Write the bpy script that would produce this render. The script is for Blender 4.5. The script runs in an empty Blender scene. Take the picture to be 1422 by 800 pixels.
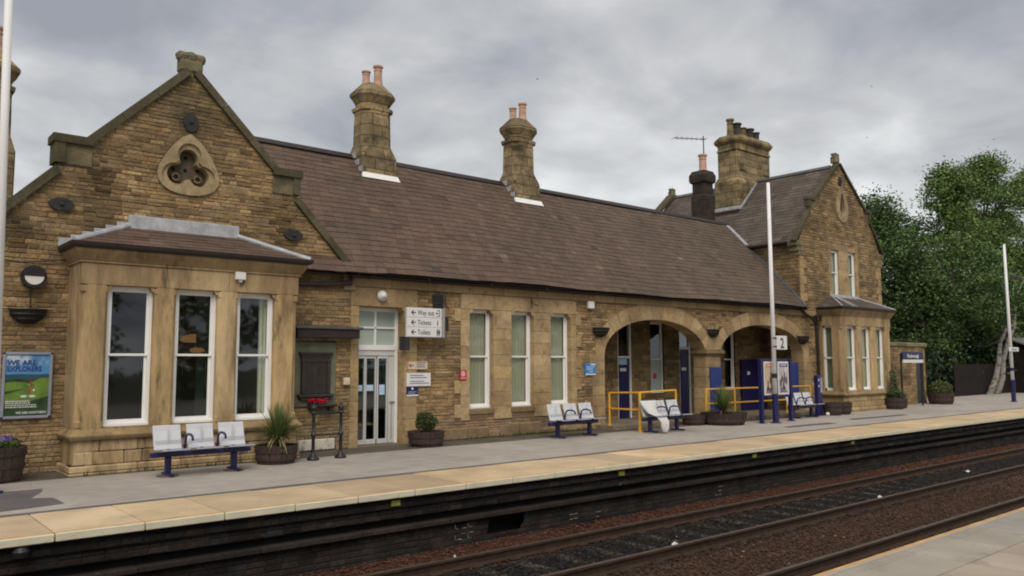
import bpy, bmesh, math, random
import numpy as np
from mathutils import Vector, Matrix
R = math.radians
rnd = random.Random(7)
SC = bpy.context.scene
COL = SC.collection
# ------------------------------------------------------------------ materials
M = {}
def mat(name, col=(.5, .5, .5), rough=.8, attr=False, noise=((3., .25),), bump=0., bscale=40., metal=0., spec=.3,
        stain=None, brick=None, coord='pos', aniso=None, trans=0.):
    m = bpy.data.materials.new(name); m.use_nodes = True
    nt = m.node_tree; N = nt.nodes; L = nt.links
    p = N['Principled BSDF']
    p.inputs['Roughness'].default_value = rough; p.inputs['Metallic'].default_value = metal
    p.inputs['Specular IOR Level'].default_value = spec
    if coord == 'pos':
        g = N.new('ShaderNodeNewGeometry'); P = g.outputs['Position']
    else:
        g = N.new('ShaderNodeTexCoord'); P = g.outputs['Object']
    if aniso:
        vm = N.new('ShaderNodeVectorMath'); vm.operation = 'MULTIPLY'; vm.inputs[1].default_value = aniso
        L.new(P, vm.inputs[0]); PA = vm.outputs[0]
    else: PA = P
    if attr:
        a = N.new('ShaderNodeAttribute'); a.attribute_name = 'Col'; c = a.outputs['Color']
    else:
        a = N.new('ShaderNodeRGB'); a.outputs[0].default_value = (*col, 1); c = a.outputs[0]
    bh = None
    if brick:
        bw, bhh, mc, mort = brick
        sx = N.new('ShaderNodeSeparateXYZ'); L.new(P, sx.inputs[0])
        ad = N.new('ShaderNodeMath'); L.new(sx.outputs[0], ad.inputs[0]); L.new(sx.outputs[1], ad.inputs[1])
        cb = N.new('ShaderNodeCombineXYZ'); L.new(ad.outputs[0], cb.inputs[0]); L.new(sx.outputs[2], cb.inputs[1])
        b = N.new('ShaderNodeTexBrick'); L.new(cb.outputs[0], b.inputs['Vector'])
        b.inputs['Scale'].default_value = 1; b.inputs['Brick Width'].default_value = bw; b.inputs['Row Height'].default_value = bhh
        b.inputs['Mortar Size'].default_value = mort; b.inputs['Mortar Smooth'].default_value = .3
        b.inputs['Color1'].default_value = (.72, .72, .72, 1); b.inputs['Color2'].default_value = (1.25, 1.2, 1.1, 1)
        b.inputs['Mortar'].default_value = (*mc, 1)
        mx = N.new('ShaderNodeMix'); mx.data_type = 'RGBA'; mx.blend_type = 'MULTIPLY'; mx.inputs[0].default_value = 1
        L.new(c, mx.inputs[6]); L.new(b.outputs['Color'], mx.inputs[7]); c = mx.outputs[2]; bh = b.outputs['Fac']
    for sc, am in noise:
        n = N.new('ShaderNodeTexNoise'); n.inputs['Scale'].default_value = sc; n.inputs['Detail'].default_value = 5
        L.new(PA, n.inputs['Vector'])
        mr = N.new('ShaderNodeMapRange'); mr.inputs[1].default_value = .3; mr.inputs[2].default_value = .7
        mr.inputs[3].default_value = 1 - am; mr.inputs[4].default_value = 1 + am
        L.new(n.outputs[0], mr.inputs[0])
        mx = N.new('ShaderNodeMix'); mx.data_type = 'RGBA'; mx.blend_type = 'MULTIPLY'; mx.inputs[0].default_value = 1
        L.new(c, mx.inputs[6]); L.new(mr.outputs[0], mx.inputs[7]); c = mx.outputs[2]
    if stain:
        for (scl, lo, hi, sc_, am) in stain:
            n = N.new('ShaderNodeTexNoise'); n.inputs['Scale'].default_value = scl; n.inputs['Detail'].default_value = 8
            n.inputs['Roughness'].default_value = .65
            L.new(PA, n.inputs['Vector'])
            mr = N.new('ShaderNodeMapRange'); mr.inputs[1].default_value = lo; mr.inputs[2].default_value = hi
            mr.inputs[3].default_value = 0; mr.inputs[4].default_value = am
            L.new(n.outputs[0], mr.inputs[0])
            mx = N.new('ShaderNodeMix'); mx.data_type = 'RGBA'
            L.new(mr.outputs[0], mx.inputs[0]); L.new(c, mx.inputs[6]); mx.inputs[7].default_value = (*sc_, 1); c = mx.outputs[2]
    L.new(c, p.inputs['Base Color'])
    if bump:
        n = N.new('ShaderNodeTexNoise'); n.inputs['Scale'].default_value = bscale; n.inputs['Detail'].default_value = 6
        L.new(PA, n.inputs['Vector'])
        bp = N.new('ShaderNodeBump'); bp.inputs['Strength'].default_value = bump; bp.inputs['Distance'].default_value = .02
        L.new(n.outputs[0], bp.inputs['Height']); L.new(bp.outputs[0], p.inputs['Normal'])
        if bh is not None:
            b2 = N.new('ShaderNodeBump'); b2.inputs['Strength'].default_value = .8; b2.inputs['Distance'].default_value = .015
            b2.invert = True
            L.new(bh, b2.inputs['Height']); L.new(bp.outputs[0], b2.inputs['Normal']); L.new(b2.outputs[0], p.inputs['Normal'])
    M[name] = m
    return m
SOOT = (.05, .042, .03)
mat('rubble', attr=True, noise=((2.2, .22), (25, .28)), bump=.9, bscale=30, rough=.95, spec=.15, stain=((.7, .48, .70, SOOT, .62), (3.2, .54, .70, (.10, .08, .045), .55)))
mat('mortar', (.22, .175, .115), noise=((2, .3), (20, .3)), bump=.5, rough=1, spec=.1)
mat('ashlar', attr=True, noise=((1.6, .16), (14, .14)), bump=.45, bscale=35, rough=.9, spec=.2, stain=((1.1, .47, .70, (.16, .11, .06), .75), (3.2, .55, .72, (.07, .05, .032), .65), (9, .62, .74, (.12, .09, .05), .5)))
mat('ashlar_bay', attr=True, noise=((1.2, .14), (9, .12)), bump=.45, bscale=30, rough=.9, spec=.2, aniso=(2.6, 2.6, .55), stain=((.9, .46, .68, (.16, .11, .06), .8), (2.3, .56, .70, (.06, .045, .03), .75), (7, .62, .74, (.12, .09, .05), .5)))
mat('weathered', attr=True, noise=((2, .2), (18, .2)), bump=.6, bscale=28, rough=.95, spec=.15, stain=((1.8, .47, .66, (.055, .055, .03), .75), (6, .58, .7, (.10, .12, .05), .5)))
mat('chimney_stone', (.30, .235, .14), noise=((1.5, .25), (12, .2)), bump=.5, rough=.95, spec=.15, brick=(.55, .29, (.35, .33, .3), .012), stain=((1.9, .46, .66, (.045, .04, .028), .8), (5, .6, .72, (.13, .12, .06), .4)))
mat('dark_brick', (.05, .038, .032), noise=((4, .3),), bump=.4, brick=(.225, .075, (.5, .5, .5), .008))
mat('slate', attr=True, noise=((1.3, .14), (22, .22)), bump=.4, bscale=40, rough=.75, spec=.25, stain=((.45, .50, .72, (.075, .062, .042), .65), (2.2, .60, .74, (.12, .10, .06), .5), (7, .70, .76, (.27, .26, .2), .55)))
mat('lead', (.42, .43, .45), rough=.55, metal=.0, spec=.5, noise=((5, .25), (30, .1)), bump=.2)
mat('lead_dark', (.10, .10, .105), rough=.6, noise=((5, .25),), bump=.2)
mat('black_iron', (.018, .017, .018), rough=.45, spec=.5, noise=((8, .3),))
mat('black_brown', (.028, .018, .016), rough=.5, spec=.5, noise=((8, .3),))
mat('white_paint', (.86, .86, .84), rough=.4, spec=.4, noise=((2, .05), (40, .04)), stain=((5, .62, .8, (.4, .38, .33), .35),))
mat('white_metal', (.86, .86, .86), rough=.5, spec=.3, noise=((2, .05),))
mat('terracotta', (.52, .33, .24), rough=.85, noise=((6, .2),), bump=.2, stain=((7, .52, .68, (.55, .45, .36), .6),))
mat('vent_stone', (.13, .10, .07), rough=.9, noise=((6, .3),), bump=.3)
mat('pot_dark', (.06, .052, .045), rough=.9, noise=((6, .3),), bump=.2)
mat('asphalt', (.39, .35, .31), rough=.95, spec=.2, noise=((.5, .12), (3, .1), (160, .22)), bump=.35, bscale=220, stain=((.8, .56, .75, (.22, .205, .19), .6), (1.9, .62, .7, (.46, .43, .39), .5), (22, .69, .73, (.16, .15, .14), .6), (4.5, .66, .74, (.2, .19, .17), .5)))
mat('asphalt_dark', (.13, .12, .118), rough=.95, spec=.2, noise=((2, .15), (120, .25)), bump=.4, bscale=200)
mat('paving', (.21, .175, .135), rough=.95, noise=((1.5, .25), (30, .2)), bump=.4, brick=(.6, 50, (.5, .5, .5), .01), stain=((2.5, .55, .7, (.09, .09, .05), .6),))
mat('coping_top', attr=True, rough=.9, spec=.2, noise=((1.2, .14), (90, .12)), bump=.3, bscale=150, stain=((.9, .50, .70, (.36, .28, .18), .7), (7, .64, .74, (.2, .16, .12), .6), (20, .69, .74, (.12, .1, .08), .6)))
mat('coping_face', (.66, .61, .46), rough=.8, noise=((3, .12),), bump=.2, stain=((6, .6, .75, (.3, .27, .17), .6),))
mat('ochre_line', (.55, .33, .13), rough=.85, noise=((5, .25),), stain=((9, .5, .7, (.42, .33, .2), .8),))
mat('grey_paver', attr=True, rough=.92, noise=((1.5, .12), (80, .1)), bump=.25, bscale=140, stain=((2.1, .56, .72, (.19, .17, .15), .6),))
mat('track_brick', attr=True, rough=.95, noise=((3, .35), (20, .3)), bump=.6, stain=((1.1, .6, .72, (.11, .10, .10), .35), (7, .68, .75, (.25, .24, .235), .6)))
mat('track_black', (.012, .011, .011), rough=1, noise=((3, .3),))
mat('ballast', attr=True, rough=.95, noise=((30, .3),), bump=.5, bscale=60, spec=.2)
mat('ballast_bed', attr=True, rough=1, noise=((14, .5), (60, .5)), bump=1., bscale=45, spec=.1)
mat('sleeper', (.075, .06, .046), rough=.95, noise=((5, .35),), bump=.4, stain=((7, .45, .6, (.04, .035, .03), .8),))
mat('rail_rust', (.045, .026, .016), rough=.85, noise=((9, .3),), bump=.2)
mat('rail_top', (.12, .095, .07), rough=.5, metal=.3, noise=((3, .2),))
mat('navy', (.014, .015, .085), rough=.4, spec=.5, noise=((4, .12),))
mat('navy_door', (.016, .013, .08), rough=.45, spec=.4, noise=((4, .15),))
mat('blue_door', (.022, .04, .19), rough=.45, spec=.4, noise=((3, .15),))
mat('sign_blue', (.05, .22, .55), rough=.4, noise=((4, .06),))
mat('sign_pale', (.45, .62, .85), rough=.4, noise=((4, .06),))
mat('sign_white', (.75, .75, .73), rough=.35, noise=((4, .05),), stain=((8, .62, .8, (.45, .44, .4), .4),))
mat('sign_cream', (.72, .60, .45), rough=.4, noise=((4, .06),))
mat('sign_red', (.55, .03, .04), rough=.4, noise=((4, .06),))
mat('sign_black', (.02, .02, .025), rough=.45, noise=((4, .06),))
mat('sign_orange', (.65, .16, .05), rough=.4, noise=((4, .06),))
mat('seat_metal', (.62, .63, .66), rough=.4, spec=.5, noise=((3, .05),), coord='obj')
mat('seat_band', (.30, .31, .36), rough=.45, noise=((3, .05),), coord='obj')
mat('yellow', (.78, .42, .03), rough=.4, spec=.5, noise=((4, .12),), stain=((14, .66, .74, (.3, .15, .03), .5),))
mat('barrel', (.07, .05, .04), rough=.85, noise=((5, .3),), bump=.4, bscale=25, aniso=(3, 3, .6))
mat('rust_hoop', (.055, .03, .024), rough=.8, noise=((9, .3),))
mat('soil', (.04, .028, .02), rough=1, noise=((20, .4),), bump=.8)
mat('leaf', attr=True, rough=.6, spec=.3, noise=((.6, .18),))
mat('bark', (.09, .075, .055), rough=.95, noise=((4, .3),), bump=.7, bscale=12, aniso=(3, 3, .5))
mat('birch_bark', (.24, .23, .20), rough=.85, noise=((4, .2),), bump=.4, stain=((3, .5, .6, (.05, .045, .04), .9),), aniso=(1, 1, 3))
mat('slate_green', (.16, .17, .115), rough=.8, noise=((3, .25), (14, .15)), bump=.3, stain=((2, .55, .7, (.09, .11, .06), .6),))
mat('bronze', (.035, .027, .022), rough=.5, spec=.5, noise=((12, .3),), bump=.3)
mat('poppy', (.55, .01, .03), rough=.7, noise=((20, .3),))
mat('pale_mortar', (.3, .29, .27), noise=((9, .4),), stain=((12, .45, .6, (.05, .045, .04), .8),))
mat('whitewash', (.62, .58, .5), rough=.95, noise=((3, .15),), bump=.5, stain=((4, .52, .66, (.2, .15, .1), .8),))
mat('blind', (.42, .42, .33), rough=.8, noise=((1.5, .1),), aniso=(6, 6, .3))
mat('curtain', (.66, .68, .56), rough=.9, noise=((1.5, .1),), aniso=(14, 14, .3))
mat('room_wall', (.22, .21, .17), rough=.9, noise=((1, .1),))
mat('room_floor', (.06, .045, .03), rough=.8, noise=((2, .2),))
mat('fanlight_blind', (.40, .47, .42), rough=.7, noise=((1.5, .08),))
mat('steel', (.42, .42, .42), rough=.35, metal=.7, noise=((3, .1),))
mat('alu', (.68, .69, .69), rough=.35, metal=.2, noise=((3, .06),))
mat('grey_door', (.06, .065, .08), rough=.6, noise=((3, .2),))
mat('fence_wood', (.014, .010, .008), rough=.9, noise=((3, .35),), bump=.5)
mat('shed_roof', (.16, .16, .165), rough=.8, noise=((2, .2),))
mat('plastic', (.62, .62, .6), rough=.35, noise=((4, .1),), bump=.5, bscale=8)
mat('iron_grey', (.035, .033, .035), rough=.6, noise=((9, .3),), bump=.3)
mat('moss', (.22, .25, .2), rough=.95, noise=((10, .4),), bump=.6)
mat('poster_sky', (.10, .28, .55), rough=.35, noise=((2.5, .12),), stain=((4, .5, .62, (.65, .72, .8), .8),))
mat('poster_hill', (.16, .27, .05), rough=.35, noise=((4, .3),), stain=((6, .52, .65, (.05, .12, .03), .7),))
mat('poster_dark', (.035, .07, .03), rough=.35, noise=((5, .4),))
mat('poster_hills', (.04, .10, .13), rough=.35, noise=((4, .2),))
mat('poster_text', (.03, .05, .22), rough=.35, noise=((4, .1),))
mat('frame_grey', (.33, .36, .44), rough=.4, metal=.3, noise=((4, .1),))
mat('photo_warm', (.58, .46, .36), rough=.4, noise=((2, .15),), stain=((3, .5, .62, (.75, .7, .64), .7),))
mat('photo_cool', (.50, .46, .50), rough=.4, noise=((2, .15),), stain=((3, .5, .62, (.72, .7, .7), .7),))
mat('photo_brown', (.20, .11, .07), rough=.4, noise=((9, .3),))
mat('photo_grey', (.14, .12, .13), rough=.4, noise=((9, .3),))
mat('lamp_white', (.78, .78, .72), rough=.3, noise=((4, .04),))
mat('litter', (.7, .7, .68), rough=.6, noise=((9, .1),))
mat('marker_yellow', (.26, .26, .06), rough=.6, noise=((9, .2),))
mat('ground_far', (.07, .075, .045), rough=1, noise=((.05, .3), (2, .3)), bump=.3)
mat('bird', (.04, .04, .045), rough=.8, noise=((9, .1),))
def glass(name, tint, alpha, rough=.03):
    m = bpy.data.materials.new(name); m.use_nodes = True; nt = m.node_tree; N = nt.nodes; L = nt.links
    N.remove(N['Principled BSDF']); o = N['Material Output']
    t = N.new('ShaderNodeBsdfTransparent'); t.inputs[0].default_value = (*tint, 1)
    g = N.new('ShaderNodeBsdfGlossy'); g.inputs['Roughness'].default_value = rough; g.inputs[0].default_value = (.9, .95, 1, 1)
    fr = N.new('ShaderNodeLayerWeight'); fr.inputs[0].default_value = .5
    pw = N.new('ShaderNodeMath'); pw.operation = 'POWER'; pw.inputs[1].default_value = 4.5; L.new(fr.outputs['Facing'], pw.inputs[0])
    mp = N.new('ShaderNodeMath'); mp.operation = 'MULTIPLY_ADD'; mp.inputs[1].default_value = .85; mp.inputs[2].default_value = alpha + .04
    L.new(pw.outputs[0], mp.inputs[0])
    no = N.new('ShaderNodeTexNoise'); no.inputs['Scale'].default_value = 1.3
    tc = N.new('ShaderNodeNewGeometry'); L.new(tc.outputs['Position'], no.inputs['Vector'])
    bp = N.new('ShaderNodeBump'); bp.inputs['Strength'].default_value = .12; bp.inputs['Distance'].default_value = .02
    L.new(no.outputs[0], bp.inputs['Height']); L.new(bp.outputs[0], g.inputs['Normal'])
    x = N.new('ShaderNodeMixShader'); L.new(mp.outputs[0], x.inputs[0]); L.new(t.outputs[0], x.inputs[1]); L.new(g.outputs[0], x.inputs[2])
    L.new(x.outputs[0], o.inputs[0]); M[name] = m
glass('glass', (.82, .86, .82), .05)
glass('glass_green', (.86, .89, .84), .03)
def emis(name, col, s):
    m = bpy.data.materials.new(name); m.use_nodes = True; p = m.node_tree.nodes['Principled BSDF']
    p.inputs['Base Color'].default_value = (*col, 1); p.inputs['Emission Color'].default_value = (*col, 1); p.inputs['Emission Strength'].default_value = s
    M[name] = m
emis('lit_lamp', (.8, .4, .14), .16)
# ------------------------------------------------------------------ mesh builder
def root_loc(p):
    while p.parent: p = p.parent
    return Vector(p.location)
class MB:
    def __init__(s): s.v = []; s.f = []; s.m = []; s.c = []
    def face(s, pts, mi=0, col=(1, 1, 1)):
        n = len(s.v); s.v.extend([tuple(p) for p in pts]); s.f.append(tuple(range(n, n + len(pts)))); s.m.append(mi); s.c.append(col)
    def mesh(s, vs, fs, mi=0, col=(1, 1, 1)):
        n = len(s.v); s.v.extend([tuple(p) for p in vs])
        for f in fs: s.f.append(tuple(i + n for i in f)); s.m.append(mi); s.c.append(col)
    def box(s, x0, x1, y0, y1, z0, z1, mi=0, col=(1, 1, 1)):
        vs = [(x, y, z) for z in (z0, z1) for y in (y0, y1) for x in (x0, x1)]
        s.mesh(vs, [(0, 2, 3, 1), (4, 5, 7, 6), (0, 1, 5, 4), (2, 6, 7, 3), (0, 4, 6, 2), (1, 3, 7, 5)], mi, col)
    def block(s, x0, x1, y0, y1, z0, z1, b=.012, mi=0, col=(1, 1, 1)):
        """box with all edges chamfered"""
        b = min(b, (x1 - x0) * .3, (y1 - y0) * .3, (z1 - z0) * .3)
        vs = []; idx = {}
        X = (x0, x1); Y = (y0, y1); Z = (z0, z1)
        for i in (0, 1):
            for j in (0, 1):
                for k in (0, 1):
                    sx = b if i == 0 else -b; sy = b if j == 0 else -b; sz = b if k == 0 else -b
                    for ax, p in ((0, (X[i], Y[j] + sy, Z[k] + sz)), (1, (X[i] + sx, Y[j], Z[k] + sz)), (2, (X[i] + sx, Y[j] + sy, Z[k]))):
                        idx[(i, j, k, ax)] = len(vs); vs.append(p)
        F = []
        I = idx
        for i in (0, 1): F.append((I[i, 0, 0, 0], I[i, 1, 0, 0], I[i, 1, 1, 0], I[i, 0, 1, 0])[::(1 if i else -1)])
        for j in (0, 1): F.append((I[0, j, 0, 1], I[0, j, 1, 1], I[1, j, 1, 1], I[1, j, 0, 1])[::(1 if j else -1)])
        for k in (0, 1): F.append((I[0, 0, k, 2], I[1, 0, k, 2], I[1, 1, k, 2], I[0, 1, k, 2])[::(1 if k else -1)])
        for i in (0, 1):
            for j in (0, 1):
                F.append((I[i, j, 0, 0], I[i, j, 1, 0], I[i, j, 1, 1], I[i, j, 0, 1]))
            for k in (0, 1):
                F.append((I[i, 0, k, 0], I[i, 1, k, 0], I[i, 1, k, 2], I[i, 0, k, 2]))
        for j in (0, 1):
            for k in (0, 1):
                F.append((I[0, j, k, 1], I[1, j, k, 1], I[1, j, k, 2], I[0, j, k, 2]))
        for i in (0, 1):
            for j in (0, 1):
                for k in (0, 1): F.append((I[i, j, k, 0], I[i, j, k, 1], I[i, j, k, 2]))
        s.mesh(vs, F, mi, col)
    def loft(s, rings, mi=0, col=(1, 1, 1), cap=True):
        n = len(rings[0]); vs = [p for r in rings for p in r]; fs = []
        for k in range(len(rings) - 1):
            for i in range(n):
                j = (i + 1) % n; fs.append((k * n + i, k * n + j, (k + 1) * n + j, (k + 1) * n + i))
        if cap: fs.append(tuple(range(n))[::-1]); fs.append(tuple((len(rings) - 1) * n + i for i in range(n)))
        s.mesh(vs, fs, mi, col)
    def lathe(s, cx, cy, prof, n=20, mi=0, col=(1, 1, 1), cap=True, a0=0):
        s.loft([[(cx + r * math.cos(a0 + 2 * math.pi * i / n), cy + r * math.sin(a0 + 2 * math.pi * i / n), z) for i in range(n)] for r, z in prof], mi, col, cap)
    def tube(s, pts, r, n=8, mi=0, col=(1, 1, 1)):
        pts = [Vector(p) for p in pts]; rr = r if isinstance(r, (list, tuple)) else [r] * len(pts)
        rings = []
        for i, p in enumerate(pts):
            d = (pts[min(i + 1, len(pts) - 1)] - pts[max(i - 1, 0)]).normalized()
            a = d.cross(Vector((0, 0, 1)))
            if a.length < .05: a = d.cross(Vector((0, 1, 0)))
            a.normalize(); b = d.cross(a)
            rings.append([tuple(p + (a * math.cos(2 * math.pi * k / n) + b * math.sin(2 * math.pi * k / n)) * rr[i]) for k in range(n)])
        s.loft(rings, mi, col)
    def prism(s, poly, y0, y1, mi=0, col=(1, 1, 1), axis='y'):
        """poly in (x,z) extruded along y (or (y,z) along x, or (x,y) along z)"""
        f = {'y': lambda p, t: (p[0], t, p[1]), 'x': lambda p, t: (t, p[0], p[1]), 'z': lambda p, t: (p[0], p[1], t)}[axis]
        s.loft([[f(p, y0) for p in poly], [f(p, y1) for p in poly]], mi, col)
    def build(s, name, mats, parent=None, org=None, smooth=False, bevel=0):
        me = bpy.data.meshes.new(name)
        o = bpy.data.objects.new(name, me); COL.objects.link(o)
        if parent is not None: off = root_loc(parent); o.parent = parent
        else:
            if org is None:
                a = np.array(s.v); org = ((a[:, 0].min() + a[:, 0].max()) / 2, (a[:, 1].min() + a[:, 1].max()) / 2, a[:, 2].min())
            off = Vector(org); o.location = off
        a = np.array(s.v, dtype=float) - np.array(off)
        me.from_pydata(a.tolist(), [], s.f)
        for k in (mats if isinstance(mats, (list, tuple)) else [mats]): me.materials.append(M[k])
        me.polygons.foreach_set('material_index', s.m)
        if any(c != (1, 1, 1) for c in s.c):
            at = me.color_attributes.new('Col', 'FLOAT_COLOR', 'CORNER')
            cc = []
            for f, c in zip(s.f, s.c): cc.extend([c[0], c[1], c[2], 1.] * len(f))
            at.data.foreach_set('color', cc)
        me.update()
        bm = bmesh.new(); bm.from_mesh(me)
        if len(s.f) < 60000: bmesh.ops.recalc_face_normals(bm, faces=bm.faces)
        bm.to_mesh(me); bm.free()
        if smooth: me.polygons.foreach_set('use_smooth', [True] * len(me.polygons))
        if bevel:
            b = o.modifiers.new('bevel', 'BEVEL'); b.width = bevel; b.segments = 2; b.limit_method = 'ANGLE'
        return o
def tag(o, label=None, cat=None, group=None, kind=None):
    if label: o['label'] = label
    if cat: o['category'] = cat
    if group: o['group'] = group
    if kind: o['kind'] = kind
    return o
def empty(name, loc, label=None, cat=None, group=None):
    o = bpy.data.objects.new(name, None); o.location = loc; o.empty_display_size = .1; COL.objects.link(o)
    return tag(o, label, cat, group)
def copy_tree(o, parent=None):
    c = o.copy(); COL.objects.link(c); c.parent = parent
    for ch in list(o.children): copy_tree(ch, c)
    return c
# 2D shapes with holes and lettering through filled curves
def curve_mesh(polys, y, th, x0=0, z0=0, facing=-1):
    """filled polygons (holes by even-odd) in the XZ plane, thickness th, front at y"""
    cu = bpy.data.curves.new('c', 'CURVE'); cu.dimensions = '2D'; cu.fill_mode = 'BOTH'; cu.extrude = th / 2
    for p in polys:
        sp = cu.splines.new('POLY'); sp.points.add(len(p) - 1); sp.use_cyclic_u = True
        for i, q in enumerate(p): sp.points[i].co = (q[0], q[1], 0, 1)
    return _conv(cu, y, th, x0, z0)
def text_geo(txt, size, y, x0, z0, th=.004, align='LEFT', bold=0.0, squeeze=1.0):
    cu = bpy.data.curves.new('t', 'FONT'); cu.body = txt; cu.size = size; cu.extrude = th / 2; cu.align_x = align; cu.offset = bold; cu.resolution_u = 3
    return _conv(cu, y, th, x0, z0, squeeze)
def _conv(cu, y, th, x0, z0, sq=1.):
    ob = bpy.data.objects.new('c', cu); COL.objects.link(ob)
    dg = bpy.context.evaluated_depsgraph_get(); me = ob.evaluated_get(dg).to_mesh()
    vs = [(v.co.x * sq + x0, y + th / 2 - v.co.z, v.co.y + z0) for v in me.vertices]
    fs = [tuple(p.vertices) for p in me.polygons]
    ob.evaluated_get(dg).to_mesh_clear(); bpy.data.objects.remove(ob); bpy.data.curves.remove(cu)
    return vs, fs
# ------------------------------------------------------------------ coursed masonry and slating
def spans(polys, v):
    xs = []
    for p in polys:
        n = len(p)
        for i in range(n):
            (a, b), (c, d) = p[i], p[(i + 1) % n]
            if (b <= v) != (d <= v): xs.append(a + (v - b) * (c - a) / (d - b))
    xs.sort(); return [(xs[i], xs[i + 1]) for i in range(0, len(xs) - 1, 2)]
def courses(mb, O, U, V, polys, h, w, d, colfn, gap=.006, back=True, tile=False, backcol=(.08, .065, .055), N=None, jag=.0):
    O, U, V = Vector(O), Vector(U), Vector(V); N = Vector(N) if N else U.cross(V)
    P = lambda u, v, q: tuple(O + U * u + V * v + N * q)
    v0 = min(p[1] for q in polys for p in q); v1 = max(p[1] for q in polys for p in q)
    v = v0; row = 0
    while v < v1 - 1e-4:
        hh = rnd.uniform(*h); 
        if v + hh > v1 - h[0] * .5: hh = v1 - v
        t = v + hh; e = min(.015, hh * .2)
        A = spans(polys, v + e); B = spans(polys, t - e)
        if len(A) != len(B): A = B = spans(polys, (v + t) / 2)
        for (a0, a1), (b0, b1) in zip(A, B):
            if max(a1 - a0, b1 - b0) < .02: continue
            if abs(a0 - b0) > .5 or abs(a1 - b1) > .5: mm = spans(polys, (v + t) / 2); 
            if back: mb.face([P(a0, v, 0), P(a1, v, 0), P(b1, t, 0), P(b0, t, 0)], 1, backcol)
            lo, hi = max(a0, b0), min(a1, b1)
            cuts = []; x = lo + (rnd.uniform(.3, 1) * w[0] if not tile else w[0] * (.5 if row % 2 else 1))
            while x < hi - w[0] * .45:
                cuts.append(x); x += rnd.uniform(*w) if not tile else w[0]
            E = [(a0, b0)] + [(c + rnd.uniform(-jag, jag), c + rnd.uniform(-jag, jag)) for c in cuts] + [(a1, b1)]
            for k in range(len(E) - 1):
                (l0, l1), (r0, r1) = E[k], E[k + 1]; g = gap / 2
                q = rnd.uniform(*d); c = colfn((l0 + r0) / 2, (v + t) / 2)
                if tile:
                    j = rnd.uniform(-.004, .004)
                    bt = [(l0 + g, v + j), (r0 - g, v + j), (r1 - g, t + .02), (l1 + g, t + .02)]
                    mb.mesh([P(*p, 0) for p in bt] + [P(bt[0][0], bt[0][1], q), P(bt[1][0], bt[1][1], q * rnd.uniform(.8, 1.2)), P(bt[2][0], bt[2][1], .002), P(bt[3][0], bt[3][1], .002)],
                            [(4, 5, 6, 7), (0, 1, 5, 4), (1, 2, 6, 5), (3, 0, 4, 7)], 0, c)
                else:
                    b = min(.012, hh * .18); gt = g * rnd.uniform(.6, 1.6)
                    f = [(l0 + g, v + gt), (r0 - g, v + gt), (r1 - g, t - gt), (l1 + g, t - gt)]
                    jj = lambda: rnd.uniform(-.004, .004)
                    F = [(f[0][0] + b + jj(), f[0][1] + b + jj()), (f[1][0] - b + jj(), f[1][1] + b + jj()), (f[2][0] - b + jj(), f[2][1] - b + jj()), (f[3][0] + b + jj(), f[3][1] - b + jj())]
                    mb.mesh([P(*p, 0) for p in f] + [P(*p, q * rnd.uniform(.75, 1.2)) for p in F], [(4, 5, 6, 7), (0, 1, 5, 4), (1, 2, 6, 5), (2, 3, 7, 6), (3, 0, 4, 7)], 0, c)
        v = t; row += 1
def mulc(c, k): return (c[0] * k, c[1] * k, c[2] * k)
def lerp(a, b, t): return tuple(a[i] + (b[i] - a[i]) * t for i in range(3))
STONE = [(.325, .222, .112), (.28, .19, .098), (.39, .275, .145), (.235, .16, .085), (.35, .232, .11), (.305, .218, .12)]
def stonecol(x, z):
    c = rnd.choice(STONE); k = rnd.gauss(1, .10)
    if rnd.random() < .05: k *= .6
    if rnd.random() < .04: k *= 1.22
    return mulc(c, max(.4, k))
ASH = [(.44, .322, .178), (.47, .348, .198), (.395, .285, .155), (.45, .318, .165)]
def ashcol(k=1): return mulc(rnd.choice(ASH), rnd.gauss(1, .07) * k)
def rect(x0, x1, z0, z1): return [(x0, z0), (x1, z0), (x1, z1), (x0, z1)]
def ash_wall(mb, x0, x1, z0, z1, y, dep=.12, h=(.26, .34), w=(.4, .8), proud=0, k=1, b=.006):
    """dressed blocks in courses, front face at y-proud"""
    z = z0
    while z < z1 - .01:
        hh = rnd.uniform(*h)
        if z + hh > z1 - h[0] * .5: hh = z1 - z
        x = x0
        while x < x1 - .01:
            ww = rnd.uniform(*w)
            if x + ww > x1 - w[0] * .5: ww = x1 - x
            mb.block(x + .002, x + ww - .002, y - proud + rnd.uniform(-.002, .002), y + dep, z + .002, z + hh - .002, b, 0, ashcol(k)); x += ww
        z += hh
# ================================================================== setting: ground, platforms, track
EDGE = 9.69; NEAR = 3.66; RZ = -.915
m = MB(); m.face([(-400, -400, -1.6), (900, -400, -1.6), (900, 900, -1.6), (-400, 900, -1.6)]); m.build('ground', 'ground_far').__setitem__('kind', 'structure')
# far platform body and surfaces
m = MB(); m.box(-12, 110, 11.14, 17.6, -1.5, 0); m.box(-12, 110, 17.6, 30, -1.5, -.03); tag(m.build('platform', 'asphalt'), kind='structure')
m = MB()
m.face([(-12, 11.1, .004), (110, 11.1, .004), (110, 11.28, .004), (-12, 11.28, .004)])
tag(m.build('platform_joint_strip', 'asphalt_dark'), kind='structure')
m = MB(); m.face([(-12, 14.28, .004), (27.3, 14.28, .004), (27.3, 17.3, .004), (-12, 17.3, .004)]); tag(m.build('paving_strip', 'paving'), kind='structure')
m = MB()   # irregular darker reinstatement patch
m.face([(-.6, 11.55, .004), (1.35, 11.5, .004), (2.05, 11.62, .004), (2.46, 11.72, .004), (2.44, 12.3, .004), (2.2, 12.45, .004), (2.42, 12.95, .004), (2.5, 13.3, .004), (1.6, 13.35, .004), (-.6, 13.2, .004)])
tag(m.build('tarmac_patch', 'asphalt_dark'), kind='structure')
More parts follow.
